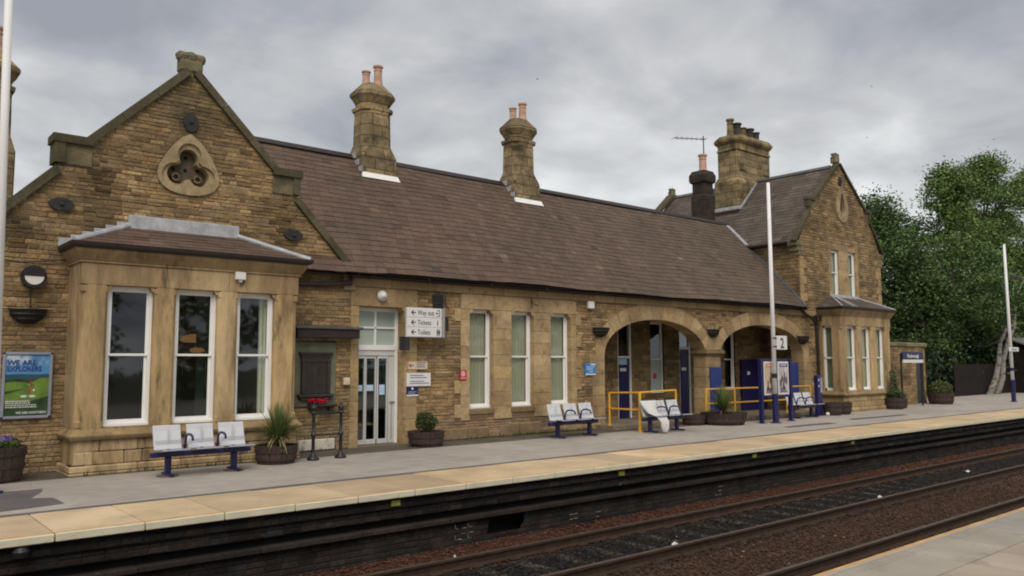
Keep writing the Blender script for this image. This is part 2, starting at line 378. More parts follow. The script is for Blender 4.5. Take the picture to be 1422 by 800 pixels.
m = MB(); m.prism([(20.0, 12.1), (22.4, 12.0), (22.5, 12.35), (20.2, 12.4)], 0, .005, axis='z'); m.prism([(24.1, 12.4), (27.6, 12.3), (27.7, 12.6), (24.4, 12.7)], 0, .005, axis='z'); tag(m.build('tarmac_patch', 'asphalt_dark'), kind='structure')
# coping slabs of the far platform edge
m = MB(); x = 1.96 - .893 * 14; k = 0
while x < 100:
    t = rnd.gauss(1, .09); c = mulc(lerp((.58, .43, .26), (.54, .42, .28), rnd.random()), t); dz = rnd.uniform(-.003, .003)
    m.block(x + .006, x + .893 - .006, EDGE + .035, 11.12, -.08, .006 + dz, .006, 0, c)
    m.block(x + .006, x + .893 - .006, EDGE + rnd.uniform(0, .004), EDGE + .0345, -.085, .004 + dz, .01, 1, c)
    m.box(x + .012, x + .893 - .012, EDGE + .03, EDGE + .07, 0, .0085 + dz, 2)
    x += .893
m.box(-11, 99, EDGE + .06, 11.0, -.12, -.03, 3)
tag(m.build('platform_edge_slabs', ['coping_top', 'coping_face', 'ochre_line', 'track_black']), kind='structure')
# brick face below the slabs: corbelled courses, shadow gap, ledge, lower wall
def tbcol(x, z):
    k = rnd.gauss(1, .2); c = rnd.choice([(.024, .020, .018), (.027, .021, .018), (.022, .021, .021), (.030, .022, .019)]); return mulc(c, max(.4, k))
m = MB()
courses(m, (0, 9.79, 0), (1, 0, 0), (0, 0, 1), [rect(-8, 45, -.235, -.09)], (.072, .075), (.22, .24), (.004, .012), tbcol, N=(0, -1, 0))
courses(m, (0, 9.84, 0), (1, 0, 0), (0, 0, 1), [rect(-8, 45, -.385, -.235)], (.072, .077), (.22, .24), (.004, .012), tbcol, N=(0, -1, 0))
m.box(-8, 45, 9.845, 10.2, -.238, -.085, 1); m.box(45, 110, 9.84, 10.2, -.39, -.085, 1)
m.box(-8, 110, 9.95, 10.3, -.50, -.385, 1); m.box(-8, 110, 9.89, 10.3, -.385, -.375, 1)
x = -8
while x < 100:
    w = rnd.uniform(.9, 1.6); m.block(x + .004, x + w - .004, 9.80 + rnd.uniform(-.01, .01), 10.2, -.565, -.495, .012, 0, tbcol(0, 0)); x += w
for (a, b) in ((-8, 45),):
    courses(m, (0, 9.9, 0), (1, 0, 0), (0, 0, 1), [rect(a, b, -1.2, -.565), [(7.85, -.86), (8.5, -.84), (8.62, -.7), (8.6, -.6), (7.92, -.58)]], (.073, .079), (.22, .24), (.002, .012), tbcol, N=(0, -1, 0))
m.box(7.7, 8.8, 10.15, 10.3, -1.2, -.5, 1); m.box(45, 110, 9.9, 10.2, -1.2, -.565, 1)
for gx, gz, nn in ((7.25, -.68, 3), (9.6, -.75, 2), (10.1, -.78, 2), (13.6, -.7, 3)):
    for r_ in range(nn):   # bare pale mortar round a few bricks
        for q_ in range(2 if gx > 9 else 3):
            if rnd.random() < .75: m.box(gx + q_ * .12, gx + q_ * .12 + rnd.uniform(.06, .13), 9.884, 9.9, gz - r_ * .078, gz - r_ * .078 + .008, 2)
            if rnd.random() < .5 and gx < 9: m.box(gx + q_ * .12, gx + q_ * .12 + .009, 9.884, 9.9, gz - r_ * .078, gz - r_ * .078 + .07, 2)
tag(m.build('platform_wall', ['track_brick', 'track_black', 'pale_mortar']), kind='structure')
# near platform: edge line, grey pavers, pinkish pavers, asphalt
m = MB()
m.box(-20, 110, -12, 2.3, -1.5, -.004, 3)
for (y0, y1, cols, w) in ((3.0, 3.58, [(.33, .295, .245), (.36, .32, .265), (.32, .295, .26)], .9), (2.4, 2.99, [(.40, .33, .265), (.38, .31, .25)], .6)):
    x = -12
    while x < 100: m.block(x + .003, x + w - .003, y0 + .003, y1 - .003, -.08, rnd.uniform(-.002, .002), .004, 0, mulc(rnd.choice(cols), rnd.gauss(1, .05))); x += w
for yy in (3.46, 3.50, 3.54):
    m.box(-12, 100, yy, yy + .012, -.02, .0045, 3)
m.box(-12, 100, 3.62, 3.66, -.085, .003, 1); m.box(-12, 100, 3.58, 3.6195, -.085, .002, 0, (.42, .36, .28)); m.box(-12, 100, 2.3, 3.6, -1.5, -.03, 3); m.box(-12, 100, 2.3, 2.41, -.04, 0, 2)
tag(m.build('near_platform', ['grey_paver', 'ochre_line', 'asphalt_dark', 'asphalt']), kind='structure')
# track bed
def bed_z(y):
    pts = [(3.0, -1.12), (4.4, -1.10), (5.0, -1.08), (6.9, -1.07), (7.4, -1.05), (7.75, -1.07), (9.3, -1.08), (9.6, -1.0), (9.95, -.91), (10.5, -.9)]
    for (a, b), (c, d) in zip(pts, pts[1:]):
        if y <= c: return b + (d - b) * (max(y, a) - a) / (c - a)
    return -.9
RED = (.088, .042, .028); BRN = (.068, .039, .026); BLK = (.021, .019, .018); BROWN2 = (.042, .027, .018)
def bed_col(x, y):
    n = math.sin(x * 1.3 + math.sin(y * 3)) * .06
    if y > 9.33: return RED
    if y > 9.12 + n: return BROWN2
    if y > 7.86 + n: return BLK
    if y > 7.5: return BROWN2
    return BRN
m = MB(); ys = [3.0 + .12 * i for i in range(60)]; xs = [-12 + .5 * i for i in range(0, 100)] + [38 + 2 * i for i in range(36)]
hz = {}
for x in xs:
    for y in ys: hz[x, y] = bed_z(y) - .012 + rnd.uniform(-.012, .012)
for x, x2 in zip(xs, xs[1:]):
    for y, y2 in zip(ys, ys[1:]):
        m.face([(x, y, hz[x, y]), (x2, y, hz[x2, y]), (x2, y2, hz[x2, y2]), (x, y2, hz[x, y2])], 0, mulc(bed_col(x, (y + y2) / 2), rnd.gauss(.8, .1)))
tag(m.build('trackbed', 'ballast_bed', smooth=True), kind='structure')
# ballast stones
def ballast():
    rs = np.random.RandomState(3); n = 95000
    u = rs.rand(n); x = -1 + 46 * u ** 1.35; y = 3.9 + rs.rand(n) * 6.0
    s = (.012 + .016 * rs.rand(n)) * np.where(x > 20, 1.5, 1.0)
    base = np.array([(1, 0, 0), (-1, 0, 0), (0, 1, 0), (0, -1, 0), (0, 0, 1), (.5, .5, .75), (-.6, .4, .6)], float)
    fc = [(0, 2, 5), (2, 6, 5), (5, 6, 4), (5, 4, 0), (0, 4, 3), (3, 4, 6), (3, 6, 1), (1, 6, 2)]
    V = np.zeros((n, 7, 3)); A = rs.rand(n) * 6.283; ca, sa = np.cos(A), np.sin(A)
    jit = 1 + (rs.rand(n, 7, 3) - .5) * .7; B = base[None] * jit
    sx = (.8 + .9 * rs.rand(n))[:, None]
    bx = B[:, :, 0] * sx; by = B[:, :, 1]; bz = B[:, :, 2] * .75
    V[:, :, 0] = (bx * ca[:, None] - by * sa[:, None]) * s[:, None] + x[:, None]
    V[:, :, 1] = (bx * sa[:, None] + by * ca[:, None]) * s[:, None] + y[:, None]
    zz = np.array([bed_z(q) for q in y]) - .004 + rs.rand(n) * .012
    # keep stones off the rails
    keep = np.ones(n, bool)
    for r in (9.30, 7.795, 6.0, 4.495): keep &= np.abs(y - r) > .085
    V[:, :, 2] = bz * s[:, None] + zz[:, None]
    V = V[keep]; xk = x[keep]; yk = y[keep]; n = len(V)
    F = (np.array(fc)[None] + (np.arange(n) * 7)[:, None, None]).reshape(-1, 3)
    me = bpy.data.meshes.new('ballast'); me.vertices.add(n * 7); me.vertices.foreach_set('co', (V.reshape(-1, 3) - np.array((0, 0, 0))).ravel())
    me.loops.add(len(F) * 3); me.polygons.add(len(F)); me.loops.foreach_set('vertex_index', F.ravel())
    me.polygons.foreach_set('loop_start', np.arange(len(F)) * 3); me.polygons.foreach_set('loop_total', np.full(len(F), 3))
    C = np.array([bed_col(a, b) for a, b in zip(xk, yk)]); k = np.clip(rs.normal(1, .26, n), .4, 2.0)
    pale = rs.rand(n) < .004; k = np.where(pale, k * 3., k); C = C * k[:, None]
    C4 = np.concatenate([C, np.ones((n, 1))], 1); C4 = np.repeat(C4, len(fc) * 3, axis=0)
    me.update(calc_edges=True); at = me.color_attributes.new('Col', 'FLOAT_COLOR', 'CORNER'); at.data.foreach_set('color', C4.ravel())
    me.materials.append(M['ballast']); o = bpy.data.objects.new('ballast', me); COL.objects.link(o); tag(o, 'reddish brown and black track ballast stones between the platforms', kind='stuff')
ballast()
# tracks
def track(y0, y1, label, nsl):
    t = empty('railway_track', (12, (y0 + y1) / 2, -1.1), label, 'railway track')
    for y in (y0, y1):
        m = MB(); z = RZ
        prof = [(-.07, z - .155), (.07, z - .155), (.07, z - .145), (.012, z - .12), (.012, z - .045), (.036, z - .035), (.036, z - .006), (.028, z), (-.028, z), (-.036, z - .006), (-.036, z - .035), (-.012, z - .045), (-.012, z - .12), (-.07, z - .145)]
        pr = [(y + a, b) for a, b in prof]
        m.prism(pr, -12, 100, axis='x'); m.box(-12, 100, y - .03, y + .03, z - .002, z + .0015, 1)
        m.build('rail', ['rail_rust', 'rail_top'], t)
    x = 1.6
    for k in range(nsl):
        m = MB(); yc = (y0 + y1) / 2
        m.block(x - .125, x + .125, yc - 1.25, yc + 1.25, -1.25, -1.079, .03)
        for y in (y0, y1): m.block(x - .09, x + .09, y - .16, y + .16, -1.07, -1.045, .01, 1)
        m.build('sleeper', ['sleeper', 'rail_rust'], t); x += .69
track(7.795, 9.30, 'railway track nearest the far platform, dark oily ballast between its rails', 60)
track(4.495, 6.00, 'railway track along the near platform, only its farther rusty rail in view', 40)
# litter in the bed and yellow markers on the platform wall
for (x, y, sz, sh) in ((12.3, 8.05, .035, 1), (10.2, 8.2, .05, 3), (7.0, 9.55, .035, 1), (16.9, 8.2, .07, 2.2), (22.5, 8.6, .09, 2)):
    m = MB(); z = bed_z(y) + .03
    m.mesh([(x - sz * sh / 2, y - sz / 2, z), (x + sz * sh / 2, y - sz * .3, z + .01), (x + sz * sh * .4, y + sz / 2, z + .03), (x - sz * sh * .3, y + sz * .4, z + .015), (x, y, z + .05)], [(0, 1, 4), (1, 2, 4), (2, 3, 4), (3, 0, 4), (0, 3, 2, 1)])
    tag(m.build('litter', 'litter'), 'small white scrap of litter lying on the ballast', 'litter', 'scraps of litter on the track')
for i, (x, lb) in enumerate(((6.15, 'small yellow marker plate under the slab edge in front of the glass doors'), (10.75, 'small yellow marker plate under the slab edge in front of the three narrow windows'), (14.8, 'small yellow marker plate under the slab edge before the first arch'), (18.9, 'small yellow marker plate under the slab edge before the second arch'), (1.32, 'yellow marker plate at the left end of the platform wall'))):
    m = MB(); w = .07 if i < 4 else .12
    m.block(x - w, x + w, 9.755, 9.785, -.2, -.095, .004, 0); 
    if i == 4:
        m.block(x - .02, x + .05, 9.752, 9.756, -.15, -.12, .001, 1)
    tag(m.build('marker_plate', ['marker_yellow', 'sign_black']), lb, 'marker', 'marker plates on the platform wall')
m = MB(); m.lathe(1.66, 9.74, [(.0, -.22), (.07, -.2), (.085, -.14), (.05, -.1), (.0, -.095)], 12); m.box(1.63, 1.69, 9.70, 9.79, -.14, -.11, 1)
tag(m.build('cable_fitting', ['black_iron', 'sign_white']), 'round black and white fitting under the slab edge, lower left corner', 'fitting')
# ================================================================== station building
W = 15.3
B = empty('station_building', (14, 15.3, 0), 'long honey stone station building with brown slate roofs, two gables and an arched porch', 'station building')
def part(m, name, mats, par=B, lb=None, **k):
    o = m.build(name, mats, par, **k)
    if lb: o['label'] = lb
    return o
S2 = ['ashlar', 'mortar']
def gable_poly(c, hw, e, k0, k1, kt, ap, base=0., kh=5.1):
    """outline: half width hw, eave z e, kneeler between k0 (outer) and k1 (inner) half widths"""
    return [(c - hw, base), (c + hw, base), (c + hw, e), (c + k0, kh), (c + k0, kt), (c + k1, kt), (c, ap), (c - k1, kt), (c - k0, kt), (c - k0, kh), (c - hw, e)]
CX = 5.03; HX = 29.36
wing = gable_poly(CX, 3.48, 3.62, 2.17, 1.65, 5.62, 7.3, kh=5.1)
# quatrefoil surround outline
def rtri(c, zc, r, n=10, sx=1., top=1.):
    """rounded triangle, point up"""
    P = []
    K = [(c, zc + r * 1.06 * top), (c - r * .98 * sx, zc - r * .55), (c + r * .98 * sx, zc - r * .55)]
    for a in range(3):
        p, q = K[a], K[(a + 1) % 3]; mx, mz = (p[0] + q[0]) / 2, (p[1] + q[1]) / 2; dx, dz = mx - c, mz - zc; L = math.hypot(dx, dz)
        bul = .30 * r
        for i in range(n):
            t = i / n; s = 4 * t * (1 - t) * bul
            P.append((p[0] + (q[0] - p[0]) * t + dx / L * s, p[1] + (q[1] - p[1]) * t + dz / L * s))
    return P
def egg(c, z, s=1.):
    H = [(0, .69), (.13, .62), (.27, .48), (.42, .26), (.53, .04), (.565, -.10), (.55, -.22), (.47, -.34), (.33, -.42), (.17, -.46), (0, -.47)]
    return [(c + x * s, z + y * s) for x, y in H] + [(c - x * s, z + y * s) for x, y in H[-2:0:-1]]
tri_out = egg(CX, 5.36, 1.0)
bay_hole = rect(CX - 1.9, CX + 1.9, 0, 3.9)
def soot(x, z):
    c = stonecol(x, z)
    for xx, z0, z1, w in ((3.55, 4.1, 5.7, .35), (6.95, 3.9, 5.3, .3), (2.3, 3.6, 4.2, .3)):
        if z0 < z < z1 and abs(x - xx) < w * (1.2 - .5 * rnd.random()): c = mulc(c, .45 + .25 * abs(x - xx) / w)
    if z > 6.2: c = mulc(lerp(c, (.2, .19, .1), .25), .95)
    if z < .5: c = lerp(c, (.40, .30, .18), .35)
    return c
m = MB()
courses(m, (0, W, 0), (1, 0, 0), (0, 0, 1), [wing, tri_out, bay_hole, rect(7.13, 8.14, .9, 2.2)], (.055, .095), (.12, .34), (.005, .02), soot, N=(0, -1, 0), jag=.012)
part(m, 'wall', ['rubble', 'mortar'], lb='gabled front wall of the left wing, thin coursed stone')
# trefoil window
def circ(cx, cz, r, a0, a1, n): return [(cx + r * math.cos(R(a0 + (a1 - a0) * i / n)), cz + r * math.sin(R(a0 + (a1 - a0) * i / n))) for i in range(n + 1)]
def trefoil(c, z, s=1.):
    return circ(c, z + .20 * s, .17 * s, -35, 215, 14) + circ(c - .20 * s, z - .13 * s, .185 * s, 85, 335, 14) + circ(c + .20 * s, z - .13 * s, .185 * s, 205, 455, 14)
m = MB()
tf = trefoil(CX, 5.40, 1.0); th = trefoil(CX, 5.40, 1.28)
for polys, y, t in (([tri_out, th], W - .055, .14), ([egg(CX, 5.36, .9), tf], W + .0, .2)):
    m.mesh(*curve_mesh(polys, y, t), 0, (.40, .315, .185))
part(m, 'window_surround', 'ashlar', lb='rounded stone surround of the trefoil opening in the left gable')
m = MB(); m.box(CX - .6, CX + .6, W + .19, W + .25, 4.9, 6.1)
for dx, dz in ((-.2, -.16), (.2, -.16)):
    m.tube([(CX + dx, W + .19, 5.40 + dz), (CX + dx, W + .08, 5.40 + dz)], .075, 14, 1); m.tube([(CX + dx, W + .085, 5.40 + dz), (CX + dx, W + .075, 5.40 + dz)], .045, 14, 2)
for dx, dz in ((0, .24), (0, 0), (-.22, .0), (.22, .02)): m.tube([(CX + dx, W + .19, 5.40 + dz), (CX + dx, W + .182, 5.40 + dz)], .035, 10, 2)
part(m, 'vent_panel', ['vent_stone', 'chimney_stone', 'track_black'])
# coping of a gable
def coping(c, k0, k1, kt, ap, e, ex, kh, y0, y1, T=.13, both=True, col=(.11, .095, .062)):
    for s in (-1, 1):
        m = MB()
        def bar(p, q, T=T, ya=y0, yb=y1):
            p = (p[0], p[1] - .09); q = (q[0], q[1] - .09)
            p, q = Vector(p), Vector(q); d = (q - p); L = d.length; d.normalize(); n = Vector((-d[1], d[0])) * ((T + .01) if s > 0 else -(T + .01))
            if n[1] < 0: n = -n
            k = max(1, round(L / .85)); 
            for i in range(k):
                a = p + d * (L * i / k + .003); b = p + d * (L * (i + 1) / k - .003)
                pl = [(a[0], a[1]), (b[0], b[1]), (b[0] + n[0], b[1] + n[1]), (a[0] + n[0], a[1] + n[1])]
                m.prism(pl, ya + rnd.uniform(-.006, .006), yb, 0, mulc(col, rnd.gauss(1, .1)))
        bar((c + s * .02, ap), (c + s * (k1 + .03), kt + .02))
        bar((c + s * (k1 - .02), kt), (c + s * (k0 + .1), kt))
        bar((c + s * (k0 - .06), kh + .04), (c + s * ex, e))
        m.prism([(c + s * (k0 - .1), kh + .1), (c + s * (k0 + .06), kh + .1), (c + s * (k0 + .06), kt), (c + s * (k0 - .1), kt)], y0 + .02, y1 - .02, 0, mulc(col, 1.1))
        m.prism([(c + s * k1, kt - .45), (c + s * (k0 - .1), kt - .45), (c + s * (k0 - .1), kt), (c + s * k1, kt)], y0 + .06, y1 - .05, 0, mulc((.2, .165, .1), .95))
        part(m, 'gable_coping', 'weathered')
coping(CX, 2.17, 1.65, 5.62, 7.3, 3.66, 3.52, 5.08, W - .09, W + .38)
coping(HX, 2.3, 1.9, 7.75, 9.4, 6.1, 3.3, 7.3, W - .09, W + .14, T=.08, col=(.085, .075, .048))
coping(HX, 2.3, 1.9, 7.75, 9.4, 6.1, 3.3, 7.3, 23.1, 23.5, col=(.10, .09, .06))
def finial(c, z, y, s=1.):
    m = MB(); col = (.21, .19, .12)
    m.block(c - .16 * s, c + .16 * s, y - .12, y + .14, z - .12, z + .14, .03, 0, col)
    for dx, h, w in ((-.12, .24, .085), (0, .27, .09), (.12, .24, .085)):
        m.lathe(c + dx * s, y - .02, [(.04, z + .05), (w * s, z + .12), (w * 1.15 * s, z + h * .75), (w * .7 * s, z + h), (.01, z + h + .03)], 10, 0, mulc(col, rnd.uniform(.8, 1.15)))
    m.block(c - .2 * s, c + .2 * s, y - .10, y + .1, z + .16, z + .26, .03, 0, mulc(col, .9))
    part(m, 'finial', 'weathered', smooth=False)
finial(CX, 7.38, W + .1, 1.3); finial(HX, 9.5, W + .1, .85); finial(HX, 9.45, 23.3, .85)
def tie(c, z, vert=False, s=1., y=W):
    m = MB(); n = 20; a, b = (.13, .19) if vert else (.19, .11)
    P = [(c + a * s * math.cos(2 * math.pi * i / n) * (1 + .06 * math.cos(8 * math.pi * i / n)), z + b * s * math.sin(2 * math.pi * i / n)) for i in range(n)]
    m.prism(P, y - .065, y - .02); m.block(c - .03, c + .03, y - .1, y - .06, z - .03, z + .03, .008)
    part(m, 'tie_plate', 'iron_grey')
tie(CX, 6.28, True); tie(2.94, 4.46); tie(7.13, 4.35); tie(HX + .05, 8.67, True, .9)
# corner stones of the wing (right end meeting the range)
def quoins(x, side, z0, z1, y=W, k=1, long=.42, short=.24, name='quoins'):
    m = MB(); z = z0; i = 0
    while z < z1 - .05:
        h = min(rnd.uniform(.26, .33), z1 - z); w = long if i % 2 else short
        a, b = (x, x + w) if side > 0 else (x - w, x)
        m.block(a, b, y - .04, y + .25, z + .003, z + h - .003, .01, 0, ashcol(k)); z += h; i += 1
    return part(m, name, 'ashlar')
# ---------------- main range wall
RX0, RX1 = 8.5, 26.3
AR = [(18.45, 2.25), (23.9, 2.45)]
def arch_poly(c, a, b=1.05, sp=1.95, n=28): return [(c - a, 0)] + [(c - a * math.cos(math.pi * i / n), sp + b * math.sin(math.pi * i / n) ** .92) for i in range(n + 1)] + [(c + a, 0)]
door_hole = rect(8.5, 10.12, 0, 3.4)
win_hole = rect(11.36, 15.14, .5, 3.4)
polys = [rect(RX0, RX1 + 1.2, 0, 3.4), door_hole, win_hole] + [arch_poly(c, a + .2, 1.24) for c, a in AR]
m = MB()
def rcol(x, z):
    c = stonecol(x, z)
    if z < .5: c = lerp(c, (.26, .18, .13), .5)
    return c
courses(m, (0, W, 0), (1, 0, 0), (0, 0, 1), polys, (.055, .095), (.12, .34), (.005, .02), rcol, N=(0, -1, 0), jag=.012)
part(m, 'wall', ['rubble', 'mortar'], lb='long single storey front wall with arches')
# frieze course below the gutter
m = MB(); x = 8.45
while x < RX1 + .9:
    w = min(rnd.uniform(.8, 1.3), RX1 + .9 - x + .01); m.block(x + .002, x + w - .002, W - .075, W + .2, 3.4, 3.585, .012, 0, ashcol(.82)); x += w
part(m, 'frieze', 'ashlar')
# door surround
m = MB()
ash_wall(m, 8.47, 8.67, 0, 2.98, W, .3, w=(.2, .2), proud=.03, k=.92); ash_wall(m, 9.8, 10.14, 0, 2.98, W, .3, w=(.3, .4), proud=.03, k=1)
for a, b in ((8.47, 9.22), (9.22, 10.14)): m.block(a + .002, b - .002, W - .032, W + .3, 2.985, 3.398, .008, 0, ashcol(1))
m.prism([(9.8, 2.985), (9.72, 2.985), (9.8, 2.9)], W - .03, W + .3, 0, ashcol())
m.block(8.5, 10.1, W + .0, W + .9, .0, .02, .005, 0, (.2, .17, .13))
part(m, 'door_surround', 'ashlar')
# entrance: fanlight and folding glazed doors
y = W + .27
m = MB()
for a in (8.68, 9.76): m.block(a - .035, a + .035, y - .05, y + .05, 0.02, 2.98, .006)
m.block(8.645, 9.795, y - .055, y + .05, 2.05, 2.16, .006); m.block(8.645, 9.795, y - .055, y + .05, 2.90, 2.98, .006)
m.block(9.2, 9.245, y - .04, y + .03, 2.16, 2.90, .005); m.block(8.7, 9.74, y - .04, y + .03, 2.52, 2.56, .005)
m.block(8.70, 9.74, y - .03, y + .06, 1.93, 2.05, .006, 1)
ed = part(m, 'entrance_frame', ['white_paint', 'alu'])
m = MB(); m.box(8.7, 9.74, y + .0, y + .006, 2.16, 2.9); part(m, 'fanlight', ['fanlight_blind'], ed)
xs = [8.715, 9.0, 9.285, 9.565]
for i in range(3):
    a, b = xs[i], xs[i + 1] - .012; dy = .0 + .02 * (i % 2); m = MB()
    m.block(a, a + .032, y - .03 + dy, y + .02 + dy, .03, 1.92, .004); m.block(b - .032, b, y - .03 + dy, y + .02 + dy, .03, 1.92, .004)
    m.block(a, b, y - .028 + dy, y + .018 + dy, .03, .13, .004); m.block(a, b, y - .028 + dy, y + .018 + dy, 1.87, 1.92, .004)
    m.box(b, b + .012, y - .01 + dy, y + .01 + dy, .03, 1.92, 1)
    d = part(m, 'door_leaf', ['alu', 'black_iron'])
    m = MB(); m.box(a + .03, b - .03, y - .006 + dy, y - .001 + dy, .12, 1.88); part(m, 'pane', 'glass', d)
    m = MB(); s0, s1, z0, z1 = ((a + .04, b - .06, 1.17, 1.30), (a + .04, b - .06, 1.17, 1.30), (a + .06, b - .07, 1.08, 1.30))[i]
    m.box(s0, s1, y - .012 + dy, y - .007 + dy, z0, z1); m.box(s0 + .02, s1 - .03, y - .014 + dy, y - .0125 + dy, z1 - .05, z1 - .03, 1)
    m.box(s0 + .02, s1 - .05, y - .014 + dy, y - .0125 + dy, z0 + .03, z0 + .045, 1); part(m, 'sticker', ['sign_pale', 'sign_white'], d)
m = MB(); m.block(9.57, 9.72, y - .02, y + .03, .03, 1.92, .005); m.block(9.65, 9.665, y - .03, y - .015, .1, .95, .003, 1); m.block(9.6, 9.73, y - .05, y - .02, .9, .93, .004, 1)
part(m, 'door_side_panel', ['alu', 'steel'])
# rooms behind glass
def room(x0, x1, y0, y1, z0, z1, mats=('room_wall', 'room_floor'), name='room'):
    m = MB(); vs = [(x, yy, z) for z in (z0, z1) for yy in (y0, y1) for x in (x0, x1)]
    m.mesh(vs, [(0, 2, 3, 1)], 1); m.mesh(vs, [(4, 5, 7, 6), (2, 6, 7, 3), (0, 4, 6, 2), (1, 3, 7, 5)], 0)
    return part(m, name, list(mats))
room(8.55, 11.0, W + .62, W + 4, 0.02, 3.2)
# ---------------- windows
def sash(x0, x1, z0, z1, y, par=B, sill=True, blind=None, fr=.05, mid=None, handed=1):
    m = MB(); mid = mid or (z0 + z1) / 2 + .04
    m.block(x0, x0 + fr, y - .03, y + .06, z0, z1, .005); m.block(x1 - fr, x1, y - .03, y + .06, z0, z1, .005)
    m.block(x0, x1, y - .03, y + .06, z1 - fr, z1, .005); m.block(x0 - .0, x1 + .0, y - .05, y + .06, z0, z0 + .05, .006)
    f2 = .042
    for (a, b, yy) in ((mid - .0, z1 - fr, y - .005), (z0 + .05, mid + .04, y + .028)):
        m.block(x0 + fr, x0 + fr + f2, yy, yy + .028, a, b, .004); m.block(x1 - fr - f2, x1 - fr, yy, yy + .028, a, b, .004)
        m.block(x0 + fr + .003, x1 - fr - .003, yy - .002, yy + .028, a, a + (.04 if a > z0 + .1 else .06), .004); m.block(x0 + fr + .003, x1 - fr - .003, yy - .001, yy + .027, b - .04, b, .004)
    w = part(m, 'window', 'white_paint', par)
    m = MB()
    for yy, za, zb in ((y + .012, mid, z1 - fr), (y + .04, z0 + .08, mid + .02)): m.face([(x0 + fr, yy, za), (x1 - fr, yy, za), (x1 - fr, yy, zb), (x0 + fr, yy, zb)])
    part(m, 'pane', 'glass_green' if blind else 'glass', w)
    if blind:
        m = MB(); n = 14; d = (x1 - x0) / n
        P = [(x0 + d * i, y + .085 + (.012 if i % 2 else 0)) for i in range(n + 1)]
        for p, q in zip(P, P[1:]): m.face([(p[0], p[1], z0), (q[0], q[1], z0), (q[0], q[1], z1), (p[0], p[1], z1)])
        m.box(x0 - .1, x1 + .1, y + .2, y + .22, z0 - .1, z1 + .1, 0)
        part(m, 'blind', blind, w)
    return w
WN = [(11.62, 12.33), (12.91, 13.64), (14.22, 14.94)]; Z0, Z1 = .69, 3.03
m = MB()
edges = [11.36] + [v for w in WN for v in w] + [15.14]
m.box(11.2, 15.3, W - .012, W + .1, .43, .56, 0, (.2, .145, .085))
for i in range(0, 8, 2): ash_wall(m, edges[i], edges[i + 1], .43, 3.03, W, .24, h=(.27, .36), w=(.7, .7), proud=.03)
z = .5
while z < 3.3:   # toothed outer ends
    for a, b in ((11.18, 11.36), (15.14, 15.32)):
        if rnd.random() < .8: m.block(a, b + .0, W - .03, W + .2, z, z + .3, .008, 0, ashcol())
    z += rnd.choice((.56, .62))
x = 11.36
for w in (1.16, 1.3, 1.32): m.block(x + .002, x + w - .002, W - .032, W + .24, 3.035, 3.398, .008, 0, ashcol()); x += w
for a, b in WN:
    for s, q in ((1, a), (-1, b)): m.prism([(q, 3.034), (q + s * .1, 3.034), (q + s * .07, 2.97), (q, 2.93)], W - .028, W + .24, 0, ashcol())
    m.block(a - .03, b + .03, W - .05, W + .25, .56, .69, .012, 0, mulc(ashcol(), .6)); m.block(a + .002, b - .002, W - .02, W + .2, .5, .56, .005, 0, ashcol(.7))
part(m, 'window_surround', 'ashlar', lb='dressed stone surround of the three narrow windows')
for i, (a, b) in enumerate(WN): sash(a, b, Z0, Z1 + .02, W + .15, blind='blind', mid=1.9)
# larger plinth stones below the windows
m = MB(); x = 10.2
while x < 15.9:
    w = rnd.uniform(.3, .8); m.block(x, x + w - .01, W - .04 - rnd.random() * .02, W + .1, 0, rnd.uniform(.14, .34), .025, 0, mulc(lerp(ashcol(), (.27, .19, .14), .45), rnd.uniform(.7, 1.1))); x += w
part(m, 'plinth', 'ashlar')
# ---------------- arches
def arch_ring(c, a, b=1.05, sp=1.95, t=.46, proud=.035):
    m = MB(); n = 15
    pt = lambda ang, e, eb: (c - (a + e) * math.cos(ang), sp + (b + eb) * abs(math.sin(ang)) ** .92)
    for i in range(n):
        a0 = math.pi * i / n + .004; a1 = math.pi * (i + 1) / n - .004
        P = [pt(a0, 0, 0), pt((a0 + a1) / 2, 0, 0), pt(a1, 0, 0)]; Q = [pt(a1, t * .75, t), pt((a0 + a1) / 2, t * .75, t), pt(a0, t * .75, t)]
        m.prism(P + Q, W - proud + rnd.uniform(-.003, .003), W + .45, 0, ashcol(rnd.uniform(.85, 1.05)))
    return part(m, 'arch', 'ashlar')
for c, a in AR: arch_ring(c, a)
m = MB()   # jambs, central pier with moulded capital
for a, b in ((15.72, 16.2), (26.35, 26.8), (20.7, 21.45)):
    z = 0; m = MB()
    while z < 1.9:
        h = rnd.uniform(.26, .36); h = min(h, 1.96 - z) if z + h < 1.8 else 1.96 - z; e = rnd.choice((0, .09)) if a != 20.7 else 0
        m.block(a - e if a < 20 else a, b + (e if a > 26 else 0), W - .04, W + .45, z + .002, z + h - .002, .012, 0, ashcol(.95)); z += h
    if a != 20.7: part(m, 'jamb', 'ashlar')
for k, (e, z0, z1) in enumerate(((.04, 1.96, 2.02), (.10, 2.02, 2.12), (.06, 2.12, 2.17))): m.block(20.7 - e, 21.45 + e, W - .05 - e, W + .47, z0, z1, .02, 0, mulc(ashcol(), .6))
m.prism([(20.78, 2.17), (21.37, 2.17), (21.3, 2.9), (20.85, 2.9)], W - .036, W + .2, 0, ashcol())
part(m, 'pier', 'ashlar', lb='central pier with moulded capital between the arches')
